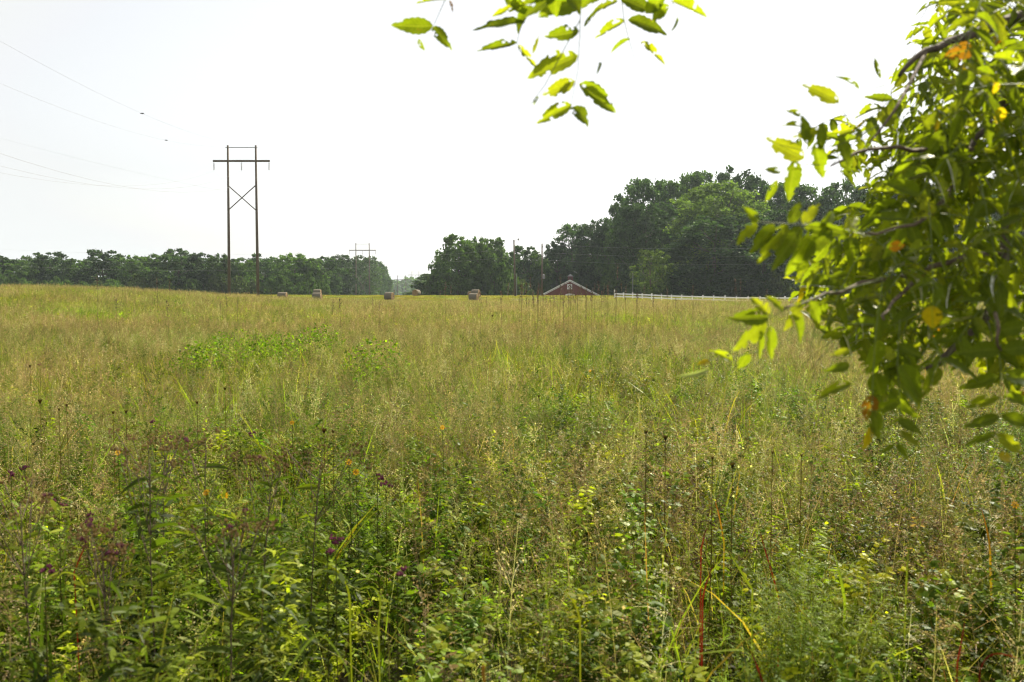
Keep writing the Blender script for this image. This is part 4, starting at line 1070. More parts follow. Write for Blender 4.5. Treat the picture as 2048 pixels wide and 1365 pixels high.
def pinnate(base, dirv, L, pairs, ll, wid, up, hero, low=False):
    d = dirv.normalized(); pts = []
    for i in range(5):
        t = i/4; pts.append(base + d*L*t + Vector((0, 0, -L*.28*t*t)))
    side = d.cross(up).normalized(); lf = []
    pool = LLOW if low else LM
    def pk():
        r = LR.random()
        if r < .006 and not low: return LYEL[LR.randrange(3)]
        return pool[LR.randrange(len(pool))]
    for k in range(pairs):
        t = .28 + .66*k/max(1, pairs-1)
        i = min(3, int(t*4)); b = pts[i].lerp(pts[i+1], t*4 - i)
        for s in (-1, 1):
            if LR.random() < .10: continue
            dr = (side*s*LR.uniform(.8, 1.05) + d*LR.uniform(.25, .7) + Vector((0, 0, -LR.uniform(.0, .65))) + rn(.14)).normalized()
            l_ = ll*LR.uniform(.72, 1.12)*(.85 + .25*math.sin(math.pi*t))
            lf.append((b, b + dr*l_, (up + rn(.55)).normalized(), wid*LR.uniform(.85, 1.2), pk()))
    lf.append((pts[-1], pts[-1] + (d + Vector((0, 0, -.5)) + rn(.2)).normalized()*ll*1.05, (up + rn(.4)).normalized(), wid, pk()))
    return pts, lf
made = 0; tries = 0; cand = []
while made < 335 and tries < 9000:
    tries += 1
    x = LR.uniform(1560, 2200); y = LR.uniform(-90, 860)
    if made >= 285: x = LR.uniform(1820, 2100); y = LR.uniform(-80, 330)
    if not in_poly(x, y, MASS): continue
    dens = 1.0
    if x > 1900 and y < 330: dens = .8
    if y > 700: dens = .75
    if x > 2000: dens *= .7
    if LR.random() > dens: continue
    d = LR.uniform(1.95, 3.1)
    b = P(x + 25, y - 20, d)
    dv = Vector((LR.uniform(-1, .35), LR.uniform(-.7, .3), LR.uniform(-.75, .1)))
    up = (Vector((0, -.55, .8)) + rn(.5)).normalized()
    pts, lf = pinnate(b, dv, LR.uniform(.17, .27), LR.randint(3, 5), LR.uniform(.052, .082), .9, up, True)
    keep = []
    for q in lf:
        tx, ty = proj(q[1]); bx, by = proj(q[0])
        if in_poly(tx, ty, MASS) and in_poly(bx, by, MASS) and not on_sunpath(q[0]): keep.append(q)
    if len(keep) < 3: continue
    cand.append((d, pts, keep)); made += 1
cand.sort(key=lambda q: q[0])
for d, pts, keep in cand:
    vis = proj(pts[2])[0] < 2060 and proj(pts[2])[1] > -40
    make_leaf(pts, keep, hero=vis and count['leaf'] + len(keep) < 300)
# the rest of the crown, above and right of the picture
for i in range(260):
    if i < 190:
        a = LR.uniform(0, 6.28); r = LR.uniform(.5, 2.6); c = Vector((TB.x + .5 + r*math.cos(a), TB.y + .6 + r*math.sin(a)*1.1, LR.uniform(1.4, 5.6) + .0))
    else:
        c = Vector((LR.uniform(-.6, 2.8), LR.uniform(1.9, 3.6), LR.uniform(3.0, 4.2)))
    rel = c - Vector((1.0, 2.4, 1.9)); al = rel.dot(TOSUN)
    if al > 0 and (rel - TOSUN*al).length < 1.15 and LR.random() < .88: continue  # crown opened toward the sun on purpose, so light falls on the leaf mass
    q = proj(c)
    if q[0] > -900 and q[0] < 2180 and q[1] > -190 and c.y > .3: continue
    dv = Vector((LR.uniform(-1, 1), LR.uniform(-1, 1), LR.uniform(-.6, .1)))
    pts, lf = pinnate(c, dv, LR.uniform(.2, .3), 4, LR.uniform(.07, .09), 1.05, (Vector((0, 0, 1)) + rn(.5)).normalized(), False, True)
    lf = [z for z in lf if not (proj(z[1])[0] < 2080 and proj(z[1])[1] > -60 and z[1].y > .2)]
    lf = [z for z in lf if not on_sunpath(z[0])]
    if lf: make_leaf(pts, lf, hero=False)
me = bpy.data.meshes.new('foliage'); me.from_pydata(joined['v'], [], joined['f'])
a = me.color_attributes.new('Col', 'FLOAT_COLOR', 'POINT'); a.data.foreach_set('color', np.array(joined['c'], dtype=np.float32).ravel())
uvl = me.uv_layers.new(name='UVMap'); uvl.data.foreach_set('uv', np.array(joined['uv'], dtype=np.float32).ravel())
me.polygons.foreach_set('use_smooth', [True]*len(me.polygons)); me.materials.append(M['leaf'])
o = link('foliage', me, tree); o['kind'] = 'stuff'
o = rachis_join.build('leaf_stalks', M['rachis'], tree); o['kind'] = 'stuff'
# wood of the tree
def smooth_pts(pts, n=4):
    out = []
    for i in range(len(pts)-1):
        p0 = pts[max(i-1, 0)]; p1 = pts[i]; p2 = pts[i+1]; p3 = pts[min(i+2, len(pts)-1)]
        for k in range(n):
            t = k/n
            out.append(.5*((2*p1) + (-p0+p2)*t + (2*p0-5*p1+4*p2-p3)*t*t + (-p0+3*p1-3*p2+p3)*t**3))
    out.append(pts[-1]); return out
def limb(name, pts, r0, r1, par=tree):
    pts = smooth_pts([Vector(p) for p in pts]); n = len(pts)
    pts = [p + rn(.004) for p in pts]
    g = Geo(); g.tube([p - TB for p in pts], [r0 + (r1-r0)*i/(n-1) for i in range(n)], 9); return g.build(name, M['twig' if r0 < .02 else 'bark'], par, smooth=True)
T0 = TB; limb('trunk', [T0 + Vector((0, 0, -.3)), T0 + Vector((.03, .02, .8)), T0 + Vector((-.05, 0, 1.9)), T0 + Vector((.05, .1, 3.4)), T0 + Vector((.1, .1, 5.4))], .13, .03)
fork = T0 + Vector((-.04, .02, 2.0)); fork2 = T0 + Vector((.0, .04, 2.7)); fork3 = T0 + Vector((-.03, .01, 1.5))
limb('branch', [fork2, P(2300, -60, 3.0), P(2150, -10, 2.6), P(2020, 40, 2.4), P(1955, 66, 2.35), P(1850, 105, 2.25), P(1800, 150, 2.2)], .024, .004)
limb('branch', [fork, P(2300, 60, 2.9), P(2120, 130, 2.6), P(2046, 178, 2.5), P(1995, 218, 2.4), P(1940, 300, 2.3), P(1900, 380, 2.25)], .022, .003)
limb('branch', [fork, P(2250, 300, 2.8), P(2050, 400, 2.5), P(2008, 500, 2.35), P(1988, 615, 2.2), P(1900, 700, 2.1), P(1850, 740, 2.05)], .020, .004)
limb('twig', [P(2008, 505, 2.35), P(1930, 515, 2.2), P(1840, 545, 2.1), P(1750, 562, 2.0), P(1650, 590, 1.9), P(1560, 622, 1.82)], .008, .002)
limb('twig', [P(1940, 300, 2.3), P(1850, 300, 2.15), P(1740, 300, 2.0), P(1660, 330, 1.95)], .007, .002)
limb('twig', [P(1900, 380, 2.25), P(1850, 440, 2.0), P(1730, 470, 1.76)], .006, .002)
limb('twig', [P(1850, 105, 2.25), P(1800, 200, 2.1), P(1740, 290, 1.96)], .005, .002)
limb('twig', [P(1840, 545, 2.1), P(1790, 600, 1.9), P(1765, 640, 1.8)], .005, .002)
limb('twig', [P(1988, 615, 2.2), P(1992, 640, 1.82), P(2000, 700, 1.8)], .005, .002)
limb('branch', [fork2, P(2100, -420, 3.0), P(1700, -330, 2.7), P(1400, -210, 2.4), P(1200, -110, 2.2), P(1000, -80, 2.2), P(890, -62, 2.25)], .028, .004)
limb('twig', [P(1200, -110, 2.2), P(1165, -80, 2.08), P(1163, -58, 2.05)], .004, .002)
limb('twig', [P(1400, -210, 2.4), P(1340, -120, 2.2), P(1330, -58, 2.1)], .005, .002)
limb('twig', [P(1300, -160, 2.3), P(1250, -90, 2.2), P(1238, -48, 2.2)], .004, .002)

# ------------------------------------------------------------------ single plants of the meadow that stand out
PR = random.Random(11)
def at_height(px, py, h):
    """distance at which something h metres above level ground stands at this height of the photograph"""
    return max(1.6, (EYE - h)*F/(py - 590))
def lance_mesh(seed, col, brown=False):
    me = leaflet_mesh(seed, col, 4, 9, 0, w=.13 if not brown else .09, fold=.35, bend=.35 if not brown else .8, name='leaf'); me.materials[0] = M['weed']; return me
LANCE = [lance_mesh(500+i, [(.06, .095, .018), (.08, .125, .02), (.12, .16, .022)][i % 3]) for i in range(5)]
LBROWN = [lance_mesh(510+i, (.07, .045, .025), True) for i in range(2)]
def bud_cluster(rng, c, n, spread, cols, size=.006):
    g = Geo()
    for i in range(n):
        p = Vector(c) + Vector((rng.gauss(0, spread), rng.gauss(0, spread), rng.gauss(0, spread*.45)))
        s = size*rng.uniform(.7, 1.3); k = cols[rng.randrange(len(cols))]
        g.add([p + Vector(v)*s for v in ((-1, 0, 0), (0, -1, 0), (1, 0, 0), (0, 1, 0), (0, 0, 1.3), (0, 0, -1.3))],
              [(0, 1, 4), (1, 2, 4), (2, 3, 4), (3, 0, 4), (1, 0, 5), (2, 1, 5), (3, 2, 5), (0, 3, 5)], k)
    return g
def tall_weed(px, top, d, lean, label, nleaf=22, withered=.3, cols=((.28, .21, .17), (.20, .14, .12), (.36, .29, .23)), purple=.06, spread=.10):
    tp = P(px, top, d); bx = tp.x - lean; z0 = gz(bx, d); H = tp.z - z0
    e = empty('flowering_weed', (bx, d, z0)); tag(e, label, 'weed', 'tall flowering weeds in the foreground')
    pts = smooth_pts([Vector((0, 0, 0)), Vector((lean*.2, .02, H*.35)), Vector((lean*.6, -.01, H*.7)), Vector((lean, 0, H*.97))], 4)
    g = Geo(); n = len(pts); g.tube(pts, [.0042 - .0026*i/(n-1) for i in range(n)], 6, (.10, .07, .04)); g.build('stem', M['twig'], e, smooth=True)
    for i in range(nleaf):
        t = .12 + .84*i/nleaf; k = min(n-2, int(t*(n-1))); p = pts[k].lerp(pts[k+1], t*(n-1) - k)
        a = i*2.4 + PR.uniform(-.4, .4); L = PR.uniform(.09, .155)*(1.1 - .5*t)
        br = t < withered
        dr = Vector((math.cos(a), math.sin(a), PR.uniform(-.9, -.3) if br else PR.uniform(-.1, .75))).normalized()
        me = LBROWN[i % 2] if br else LANCE[PR.randrange(5)]
        o = link('leaf', me, e); o.matrix_local = leaflet_matrix(p, p + dr*L, (Vector((0, 0, 1)) + rn(.9)).normalized(), 1.0)
    r_ = rg(int(px + top)); fv, fc = forbs(r_, 5, .09, H*.62, H*.97, 22, .062, .24, [(.06, .10, .016, 2), (.11, .16, .02, 2), (.20, .25, .025, 1.5)], 6, sw=.002)
    fv = fv + np.array([lean, 0, 0])[None]*np.clip(fv[:, 2:3]/H, 0, 1)**1.5; fv[:, 2] += .0
    fo = link('foliage', cards_mesh('foliage', fv, fc, M['weed']), e); fo['kind'] = 'stuff'
    bg_ = Geo(); fl = Geo(); fp = Geo()
    for i in range(11):
        t = PR.uniform(.72, .95); k = min(n-2, int(t*(n-1))); p = pts[k]
        a = PR.random()*6.28; r = PR.uniform(.3, 1.2)*spread; q = Vector((lean + r*math.cos(a), r*math.sin(a), H + PR.uniform(-.05, .03)))
        bg_.tube([p, (p + q)/2 + Vector((0, 0, -.01)), q], .0014, 4, (.12, .09, .05))
        c = bud_cluster(PR, q, 12, .017, cols, .0042); fl.add(c.v, c.f, (.2, .14, .1)); fl.c[-len(c.c):] = c.c
        if PR.random() < purple*1.3:
            c = bud_cluster(PR, q + Vector((0, 0, .012)), 5, .006, ((.17, .06, .19), (.22, .09, .24)), .005); fp.add(c.v, c.f); fp.c[-len(c.c):] = c.c
    bg_.build('flower_stalks', M['twig'], e)
    o = fl.build('seed_buds', M['weed'], e); o['kind'] = 'stuff'
    if fp.n: o = fp.build('purple_florets', M['weed'], e); o['kind'] = 'stuff'
for args in [
    (300, 905, 3.1, .0, 'tall dark-stemmed leafy weed with withered brown lower leaves, left foreground', 48, .42),
    (545, 925, 3.3, .07, 'leafy weed with brown bud clusters leaning right, middle of the left foreground', 38, .2),
    (640, 915, 3.7, .06, 'leafy weed with wide grey-brown seed head right of the other left foreground weeds', 22, .2, ((.30, .24, .20), (.38, .32, .27), (.20, .15, .12)), .05, .2),
    (330, 868, 3.9, .02, 'weed with purplish buds standing just behind the tall dark-stemmed one', 22, .2, ((.28, .19, .19), (.30, .24, .20)), .15, .17),
    (410, 890, 3.7, .0, 'weed with scattered purple florets right of the tall dark-stemmed one', 22, .2, ((.28, .20, .18), (.30, .24, .20)), .2, .16),
    (40, 985, 2.9, -.04, 'shadowy weed with drooping leaves at the left photo edge', 24, .2),
    (205, 1075, 2.5, -.03, 'low leafy weed near the lower left corner carrying purple florets', 20, .1, ((.26, .2, .15), (.24, .16, .14)), .2, .06),
    (470, 1040, 2.7, .03, 'short pale green leafy weed between the dark-stemmed weed and the leaning one', 20, .0)]:
    tall_weed(*args)

def seed_head(px, py, wpx, label, h=1.05, col=(.045, .028, .02)):
    d = at_height(px, py, h + PR.uniform(-.05, .05)); tp = P(px, py, d); r = max(.009, wpx/F*d/2)
    e = empty('dried_seed_head', (tp.x, d, gz(tp.x, d))); tag(e, label, 'seed head', 'dark dried seed heads on stems')
    H = tp.z - e.location.z
    g = Geo(); g.tube([(PR.uniform(-.05, .05), PR.uniform(-.05, .05), 0), (0, .01, H*.6), (0, 0, H - r)], [.003, .002, .0016], 5, (.16, .12, .06)); g.build('stem', M['weed'], e)
    g = Geo()
    for i in range(30):        # cupped ring of bristly umbels
        a = i*2.4; q = math.sqrt((i+.5)/30); b = Vector((0, 0, H - r)); t = b + Vector((math.cos(a)*q*r*.95, math.sin(a)*q*r*.95, r*(1.1 + .9*q*q)))
        w = r*.16; sd = Vector((-math.sin(a), math.cos(a), 0))
        g.add([b, b.lerp(t, .7) + sd*w, t, b.lerp(t, .7) - sd*w], [(0, 1, 2, 3)], [c*PR.uniform(.7, 1.5) for c in col])
    g.build('head', M['weed'], e)
for px, py, w, lab in [
    (80, 803, 13, 'large dark brown seed head left of the foreground, above the purple florets'), (648, 862, 15, 'dark seed head with a smaller twin beside it, centre left'),
    (666, 864, 9, 'small dark seed head just right of its larger twin'), (1292, 865, 12, 'dark seed head, smaller left one of the pair right of centre'),
    (1331, 876, 16, 'dark bristly seed head, larger right one of the pair right of centre'), (1465, 931, 16, 'blackish seed head in front of the brown grass under the hanging leaves'),
    (1425, 917, 10, 'small brown seed head up and left of the blackish one'), (450, 778, 9, 'lone dark seed head in the mid meadow left of centre'), (394, 806, 9, 'brown seed head in the mid meadow above the leafy weeds'),
    (1078, 793, 8, 'tiny round dark seed head near the picture centre'), (252, 824, 10, 'brown seed head in the row of two above the purple buds, right one'), (226, 826, 9, 'brown seed head in the row of two above the purple buds, left one'),
    (1545, 906, 8, 'small tan-brown seed head below the hanging leaves, left of two'), (1603, 912, 8, 'small tan-brown seed head below the hanging leaves, right of two'), (133, 811, 7, 'small dark seed head right of the large one at far left'),
    (118, 820, 8, 'dark seed head just below a small one at far left'), (60, 733, 7, 'small dark head among pale stems far left in the mid meadow'), (360, 703, 6, 'tiny dark head in the farther meadow below the near pylon'),
    (985, 632, 6, 'tiny dark head in the far meadow right of the close hay bales')]:
    seed_head(px, py, w, lab)

def daisy(px, py, label, h=1.0, R_=.02, col=(.72, .36, .02)):
    d = at_height(px, py, h); tp = P(px, py, d)
    e = empty('yellow_flower', (tp.x, d, gz(tp.x, d))); tag(e, label, 'flower', 'yellow flowers in the meadow'); H = tp.z - e.location.z
    g = Geo(); g.tube([(.03, 0, 0), (.01, 0, H*.6), (0, 0, H)], [.003, .002, .0015], 5, (.09, .12, .03)); g.build('stem', M['weed'], e)
    ax = Vector((PR.uniform(-.4, .4), -1, PR.uniform(.1, .9))).normalized(); u = ax.orthogonal().normalized(); v = ax.cross(u); c = Vector((0, 0, H))
    for k in range(8):
        a = 2*math.pi*k/8; dr = u*math.cos(a) + v*math.sin(a); sd = ax.cross(dr)
        g = Geo(); g.add([c + dr*R_*.15, c + dr*R_*.7 + sd*R_*.22 + ax*.002, c + dr*R_*1.05 + sd*R_*.08, c + dr*R_*1.05 - sd*R_*.08, c + dr*R_*.7 - sd*R_*.22 + ax*.002], [(0, 1, 2, 3, 4)], col); g.build('petal', M['weed'], e)
    g = bud_cluster(PR, c + ax*.004, 10, R_*.12, ((.40, .20, .02), (.5, .28, .02)), R_*.13); g.build('disc', M['weed'], e)
for px, py, lab in [(698, 924, 'yellow flower, upper one of the pair left of centre'), (712, 944, 'yellow flower, lower one of the pair left of centre'), (450, 991, 'small yellow flower between the left foreground weeds'),
                    (236, 905, 'orange-yellow flower behind the dark-stemmed weed'), (885, 855, 'single small orange flower just left of the picture centre'), (413, 985, 'yellow flower beside another, amid the left foreground weeds'),
                    (584, 846, 'faint yellow flower up and right of the purple buds'), (1180, 742, 'distant yellow flower on a leaning stem in the mid meadow'), (2030, 1010, 'orange flower at the right photo edge')]:
    daisy(px, py, lab, R_=.013)

def purple_tuft(px, py, label, h=.95):
    d = at_height(px, py, h); tp = P(px, py, d)
    e = empty('purple_flower', (tp.x, d, gz(tp.x, d))); tag(e, label, 'flower', 'purple flower tufts in the meadow'); H = tp.z - e.location.z
    g = Geo(); g.tube([(.02, .02, 0), (0, 0, H*.6), (0, 0, H)], [.003, .002, .0015], 5, (.09, .10, .04)); g.build('stem', M['weed'], e)
    for k in range(3):
        c = Vector((PR.uniform(-.018, .018), PR.uniform(-.018, .018), H + PR.uniform(-.012, .012)))
        bud_cluster(PR, c, 9, .005, ((.20, .06, .22), (.27, .10, .29), (.15, .045, .17)), .0042).build('floret', M['weed'], e)
for px, py, lab in [(22, 948, 'purple tuft at the left photo edge, lower of two'), (50, 938, 'purple tuft at the left photo edge, upper of two'), (80, 728, 'small purple tuft far left in the mid meadow'),
                    (118, 1006, 'purple tuft above the lower left weeds'), (176, 1037, 'violet tuft left of the dark-stemmed weed'), (672, 1080, 'bright purple tuft at the middle of the left foreground, right of the weeds'),
                    (655, 1108, 'dull purple tuft just under the bright one'), (755, 953, 'purple tuft right of the yellow flower pair'), (772, 972, 'second purple tuft below the one right of the yellow pair'),
                    (90, 1140, 'purple tuft low in the left corner beside broad blades'), (500, 868, 'purple tuft behind the leaning weed'), (310, 846, 'purple tuft above the dark-stemmed weed'), (795, 1142, 'lone purple floret low in the middle foreground')]:
    purple_tuft(px, py, lab)

def blade_thing(pts, w, col, label, name='broad_grass_blade', group='broad arching grass blades', tip=(1, 1, 1), cat='grass blade', deep=.86):
    if deep:
        ti = min(pts, key=lambda q: q[1]); k_ = max(1.0, at_height(ti[0], ti[1], deep)/ti[2]); pts = [(q[0], q[1], q[2]*k_) for q in pts]; w *= .62*k_
    pts = smooth_pts([P(*p) for p in pts], 4)
    b = pts[0]; zg = gz(b.x, b.y)
    if b.z > zg + .02:
        base = Vector((b.x + (b.x - pts[2].x)*.2, b.y + .04, zg - .02)); pts = [base, base.lerp(b, .5) + Vector((.004, 0, 0))] + pts
    n = len(pts); o0 = Vector((pts[0].x, pts[0].y, zg)); g = Geo(); vs = []
    for i, p in enumerate(pts):
        t = i/(n-1); tg = (pts[min(i+1, n-1)] - pts[max(i-1, 0)]).normalized()
        sd = tg.cross(Vector((0.15, 1, .2))).normalized(); nr = sd.cross(tg)
        ww = w*(.55 + .45*min(1, t*3))*(1 - t**3)**.8 + .0004
        vs += [p - o0 - sd*ww/2 + nr*ww*.18, p - o0, p - o0 + sd*ww/2 + nr*ww*.18]
    fs = []
    for i in range(n-1): fs += [(i*3, i*3+1, i*3+4, i*3+3), (i*3+1, i*3+2, i*3+5, i*3+4)]
    g.add(vs, fs, col)
    for i in range(n):
        t = i/(n-1)
        for k in range(3): g.c[i*3+k] = tuple(col[q]*(1-t) + col[q]*tip[q]*t for q in range(3))
    o = g.build(name, M['weed'], loc=o0, smooth=True); tag(o, label, cat, group); return o
BG = (.08, .13, .022); BY = (.14, .175, .03)
blade_thing([(628, 1380, 2.25), (600, 1300, 2.3), (545, 1255, 2.35), (450, 1215, 2.4), (358, 1180, 2.45)], .013, BY, 'long arching blade sweeping left from the bottom edge, left foreground')
blade_thing([(295, 1330, 2.3), (285, 1290, 2.3), (250, 1275, 2.3), (215, 1278, 2.32), (188, 1292, 2.34)], .010, BG, 'short strongly arched blade under the dark-stemmed weed')
blade_thing([(84, 1380, 2.2), (82, 1300, 2.2), (84, 1220, 2.22), (86, 1140, 2.25)], .017, BG, 'wide upright blade in the lower left corner')
blade_thing([(100, 1380, 2.2), (98, 1290, 2.2), (70, 1215, 2.2), (20, 1180, 2.2)], .012, BG, 'wide blade curving to the left corner from the bottom')
blade_thing([(60, 1380, 2.1), (70, 1330, 2.1), (30, 1260, 2.1), (-30, 1200, 2.1)], .013, (.06, .11, .03), 'dark blade leaning out of the left photo edge at the bottom')
blade_thing([(205, 1310, 2.4), (188, 1220, 2.4), (160, 1160, 2.4), (130, 1145, 2.42), (112, 1160, 2.42)], .009, (.20, .24, .05), 'pale blade arching over left of the dark-stemmed weed')
blade_thing([(700, 1250, 2.5), (698, 1190, 2.5), (682, 1150, 2.5), (655, 1128, 2.52)], .009, (.15, .18, .03), 'yellow-green blade bending left in the middle foreground', tip=(1.1, 1, .6))
blade_thing([(757, 1250, 2.6), (760, 1200, 2.6), (745, 1175, 2.6), (715, 1180, 2.62)], .008, BY, 'small hooked blade right of the yellow-green one')
blade_thing([(410, 1300, 2.4), (402, 1200, 2.4), (412, 1090, 2.45)], .010, BG, 'straight upright blade between the two left foreground weeds')
blade_thing([(560, 1370, 2.3), (590, 1320, 2.3), (640, 1270, 2.3), (690, 1330, 2.28), (700, 1375, 2.25)], .009, (.12, .17, .06), 'blade arching down to the bottom edge left of centre')
blade_thing([(1100, 1250, 2.5), (1092, 1160, 2.5), (1112, 1080, 2.55), (1100, 1020, 2.6)], .008, BY, 'light upright blade at the bottom centre')
blade_thing([(1160, 1240, 2.5), (1150, 1210, 2.5), (1125, 1178, 2.5)], .008, (.17, .18, .03), 'short yellow blade right of the bottom centre')
blade_thing([(1690, 1200, 2.6), (1682, 1160, 2.6), (1665, 1090, 2.65)], .013, (.22, .30, .04), 'bright yellow-green upright blade in the right foreground')
blade_thing([(1812, 1190, 2.7), (1815, 1130, 2.7), (1822, 1060, 2.75)], .009, BY, 'slim light blade right of the bright upright one')
blade_thing([(1985, 1260, 2.5), (1982, 1160, 2.5), (1978, 1080, 2.5), (1962, 1015, 2.55)], .010, (.13, .20, .03), 'green blade with orange tip at the right of the foreground', tip=(3.6, .9, .6))
blade_thing([(1790, 1380, 2.1), (1775, 1340, 2.1), (1752, 1325, 2.1), (1735, 1350, 2.12)], .010, (.22, .26, .08), 'hooked pale blade at the bottom edge, right foreground')
blade_thing([(1505, 1180, 2.7), (1480, 1140, 2.7), (1458, 1105, 2.72)], .010, BY, 'slanting light blade left of the red one in the right foreground')
blade_thing([(1500, 1370, 2.2), (1490, 1320, 2.2), (1475, 1300, 2.25), (1350, 1315, 2.3)], .008, (.16, .2, .12), 'bluish blade drooping left along the bottom of the right foreground')
RD = (.13, .012, .016)
for pts, w, lab in [([(1558, 1200, 2.6), (1545, 1150, 2.6), (1530, 1100, 2.62), (1518, 1056, 2.65)], .009, 'long crimson blade in the right foreground'),
                    ([(1405, 1200, 2.6), (1412, 1170, 2.6), (1426, 1132, 2.62)], .009, 'short crimson blade left of the long one'),
                    ([(1402, 1100, 2.8), (1408, 1075, 2.8), (1415, 1050, 2.82)], .008, 'small dark red blade above the short crimson one'),
                    ([(1525, 1365, 2.2), (1515, 1335, 2.2), (1500, 1300, 2.22)], .009, 'crimson blade touching the bottom edge, right of centre'),
                    ([(1915, 1325, 2.3), (1922, 1290, 2.3), (1930, 1240, 2.32)], .008, 'dark crimson upright blade in the lower right'),
                    ([(1960, 1340, 2.3), (1975, 1315, 2.3), (2000, 1308, 2.3), (2040, 1318, 2.3)], .008, 'red blade arching to the right photo edge'),
                    ([(148, 1145, 2.5), (160, 1115, 2.5), (172, 1090, 2.5)], .008, 'crimson leaf blade left of the dark-stemmed weed')]:
    blade_thing(pts, w*.8, RD, lab, 'red_grass_blade', 'red grass blades')
for pts, w, lab in [([(1448, 1085, 2.9), (1440, 1040, 2.9), (1430, 1000, 2.92)], .007, 'orange-tipped blade above the crimson ones'),
                    ([(1790, 1380, 2.0), (968, 1330, 2.2)][1:] + [(968, 1370, 2.15), (965, 1350, 2.18), (966, 1325, 2.2)][0:3], .010, 'orange blade at the bottom edge near the centre')]:
    blade_thing(pts, w, (.22, .19, .03), lab, 'orange_grass_blade', 'orange grass blades', tip=(1.5, .45, .5))

# clumps that read as one plant
def clump(name, label, cat, px, py, h, parts, group=None, d=None):
    d = d or at_height(px, py, h); x = P(px, py, d).x; z = gz(x, d)
    e = empty(name, (x, d, z)); tag(e, label, cat, group)
    for nm, (v, c) in parts:
        o = link(nm, cards_mesh(nm, v, c, M['weed']), e)
        if nm in ('leaves', 'blades'): o['kind'] = 'stuff'
    return e
def split_stems(v, c): return v, c
FERN = [(.16, .25, .03, 2), (.24, .32, .035, 1)]
for px, py, dd, h, lab in [(1600, 985, 3.3, 1.0, 'tall feathery bright green plant in the right foreground'), (1690, 1010, 3.4, .92, 'second feathery green plant right of the tall one'), (1560, 1060, 3.2, .85, 'shorter feathery plant left of the tall one')]:
    r = rg(int(px)); clump('feathery_plant', lab, 'plant', px, py, h, [('stems', blades(r, 8, .05, h*.75, h, .003, .005, .16, FERN, 4)), ('leaves', forbs(r, 8, .07, h*.7, h, 60, .045, .06, FERN, 7, sw=.002))], 'feathery green plants', dd)
for px, py, dd, h, lab in [(1700, 1215, 2.35, .78, 'light green cut-leaved plant low in the right foreground'), (1890, 1240, 2.3, .78, 'light green cut-leaved plant near the lower right corner'), (1640, 1330, 2.05, .72, 'light green cut-leaved plant at the bottom edge, right of centre')]:
    r = rg(int(px)); clump('cut_leaved_plant', lab, 'plant', px, py, h, [('stems', blades(r, 5, .05, h*.6, h*.9, .003, .005, .2, FERN, 4)), ('leaves', forbs(r, 7, .16, h*.7, h, 60, .038, .16, [(.12, .22, .04, 1), (.17, .27, .05, 1)], 6))], 'light green cut-leaved plants', dd)
for px, py, h, lab in [(1250, 1010, .82, 'bright yellow-green broad-leaved plant in the centre right foreground'), (1190, 1090, .8, 'yellow-green broad-leaved plant below the brightest one'), (1330, 1060, .8, 'broad-leaved plant right of the brightest yellow-green one'),
                       (1420, 1265, .74, 'yellow-green leafy sprig at the bottom, under the crimson blades'), (925, 1110, .8, 'broad-leaved green plant left of the bottom centre'), (880, 1200, .76, 'low bright leafy plant left of the bottom centre'),
                       (1010, 1300, .72, 'leafy plant at the bottom centre'), (1240, 1180, .76, 'leafy yellow plant right of the bottom centre'), (1280, 900, .88, 'leafy green plant beneath the pair of dark seed heads'),
                       (150, 1000, .9, 'broad-leaved light green plant left of the dark-stemmed weed'), (30, 1050, .85, 'light green leafy plant at the left photo edge'), (850, 1080, .8, 'light leafy plant right of the purple tufts')]:
    r = rg(int(px+py)); pal = [(.15, .24, .03, 2), (.22, .27, .035, 1.4), (.09, .17, .025, 1)]
    clump('broad_leaved_plant', lab, 'plant', px, py, h, [('leaves', forbs(r, 5, .11, h*.65, h, 18, .046, .55, pal, 5))], 'broad-leaved plants in the foreground')
for px, py, d, w, h, lab in [(640, 655, 17.5, .50, 1.12, 'rounded bright green bush of grass in the mid meadow, left of centre'), (752, 685, 13, .50, 1.10, 'dark-centred green bush nearer than the rounded one'), (480, 668, 15.5, .75, 1.12, 'wide leafy green patch below the near pylon'),
                             (560, 668, 16, .5, 1.05, 'green patch between the wide leafy one and the rounded bush'), (395, 690, 13, .4, 1.02, 'low green patch left of the wide leafy one')]:
    r = rg(int(px)); m = 1500; q = r.normal(size=(m, 3)); q /= np.linalg.norm(q, axis=1)[:, None]; q *= (r.random(m)**.4)[:, None]
    cen = np.stack([q[:, 0]*w, q[:, 1]*w*.7, .5 + q[:, 2]*.46], 1); z = h/.9
    clump('green_bush', lab, 'bush', px, py, h, [('leaves', cards2(r, cen*np.array([1, 1, z]), .045, .3, pick(r, [(.10, .20, .025, 2), (.20, .32, .03, 2)], m))),
          ('blades', blades(r, 60, w, .7, 1.15, .006, .010, .6, [(.17, .25, .03, 1), (.22, .28, .04, 1)], 6))], 'green bushes in the mid meadow', d)
for px, py, d, n, hh, lab in [(1420, 735, 8.6, 70, 1.15, 'large tuft of yellow arching blades left of the hanging leaves'), (1350, 760, 9.2, 40, 1.0, 'smaller tuft of arching blades beside the large yellow one'), (1540, 800, 7.0, 40, 1.0, 'tuft of light blades under the hanging leaves'),
                              (525, 640, 22, 40, 1.35, 'tuft of tall light blades above the wide leafy patch'), (770, 645, 20, 30, 1.25, 'tuft of light blades standing behind the dark-centred bush'), (10, 760, 7.6, 40, 1.1, 'tuft of light blades at the left photo edge in the mid meadow'),
                              (1860, 850, 6.0, 50, 1.0, 'tuft of yellow-green blades right, behind the lowest hanging leaves')]:
    r = rg(int(px)); clump('tall_grass_tuft', lab, 'grass tuft', px, py, 1.0, [('blades', blades(r, n, .38, .6, hh, .006, .011, .9, [(.22, .28, .04, 2), (.30, .30, .05, 1), (.16, .24, .04, 1)], 7))], 'tufts of tall arching grass', d)

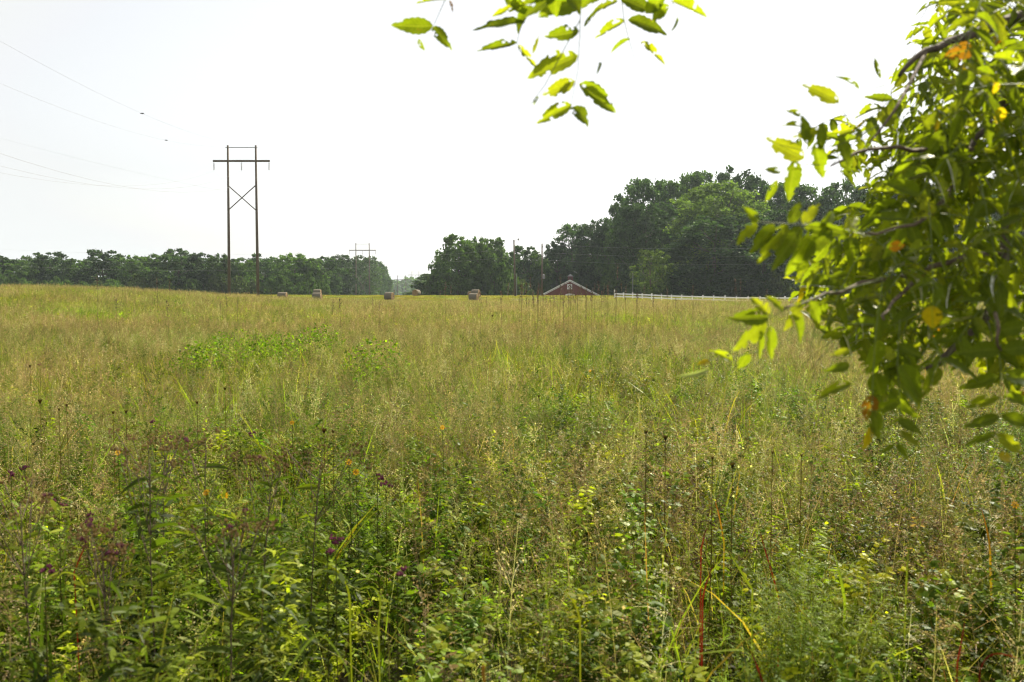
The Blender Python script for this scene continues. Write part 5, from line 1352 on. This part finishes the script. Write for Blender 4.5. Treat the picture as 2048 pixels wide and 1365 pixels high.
# tall dry stalks against the far trees
stalk_me = []
for i in range(4):
    r = rg(600 + i); v, c = ribbons(np.array([[[0, 0, 0], [.02*i, 0, .5], [.03*i, .01, 1.0]]]), np.array([[.006, .005, .004]]), np.array([[1., .2, 0]]), np.array([[.12, .085, .05]]))
    v1, c1 = ribbons(np.array([[[0, 0, 0], [.02*i, 0, .5], [.03*i, .01, 1.0]]]), np.array([[.006, .005, .004]]), np.array([[0, 1., 0]]), np.array([[.12, .085, .05]]))
    cen = np.stack([.03*i + r.normal(size=36)*.010, r.normal(size=36)*.010, r.uniform(.84, 1.02, 36)], 1)
    v2, c2 = cards2(r, cen, .026, .22, pick(r, [(.20, .15, .10, 1), (.12, .09, .06, 1)], 36), up=1.2)
    stalk_me.append((cards_mesh('stem', np.concatenate([v, v1]), np.concatenate([c, c1]), M['dry']), cards_mesh('seed_spike', v2, c2, M['dry'])))
def stalk(px, py, d, label, group):
    tp = P(px, py, d); z = gz(tp.x, d); k = PR.randrange(4)
    e = empty('dry_stalk', (tp.x, d, z), PR.random()*6.28); e.scale = (1.3, 1.3, tp.z - z); tag(e, label, 'stalk', group)
    link('stem', stalk_me[k][0], e); link('seed_spike', stalk_me[k][1], e)
SG = 'dry stalks standing above the meadow'
for px, py, lab in [(194, 556, 'tall dry stalk sticking up before the left treeline, far left'), (317, 560, 'thick dry stalk with red-brown spike left of the near pylon, left one of two'), (332, 562, 'dry stalk with red-brown spike left of the near pylon, right one of two'),
                    (891, 568, 'dry stalk left of the close hay bales'), (903, 572, 'second dry stalk left of the close hay bales'), (1337, 576, 'dry stalk rising before the dark wood behind the fence, leftmost'),
                    (1386, 575, 'dry stalk with pale spike behind the white fence'), (1472, 562, 'pair-forming tall stalk before the dark wood near the hanging leaves, left'), (1481, 560, 'pair-forming tall stalk before the dark wood near the hanging leaves, right'),
                    (1058, 558, 'tallest dry stalk between the two utility poles'), (1228, 532, 'tallest dry stalk by the start of the white fence'), (1124, 553, 'dry stalk in front of the left barn roof')]:
    stalk(px, py, PR.uniform(24, 36), lab, SG)
for i in range(88):
    px = PR.gauss(1150, 80) if i < 60 else PR.uniform(60, 1600)
    py = PR.uniform(566, 600) if 1000 < px < 1300 else PR.uniform(578, 606)
    stalk(px, py, PR.uniform(22, 42), 'thin dry stalk among many alike poking above the meadow top', 'thin dry stalks poking above the meadow')
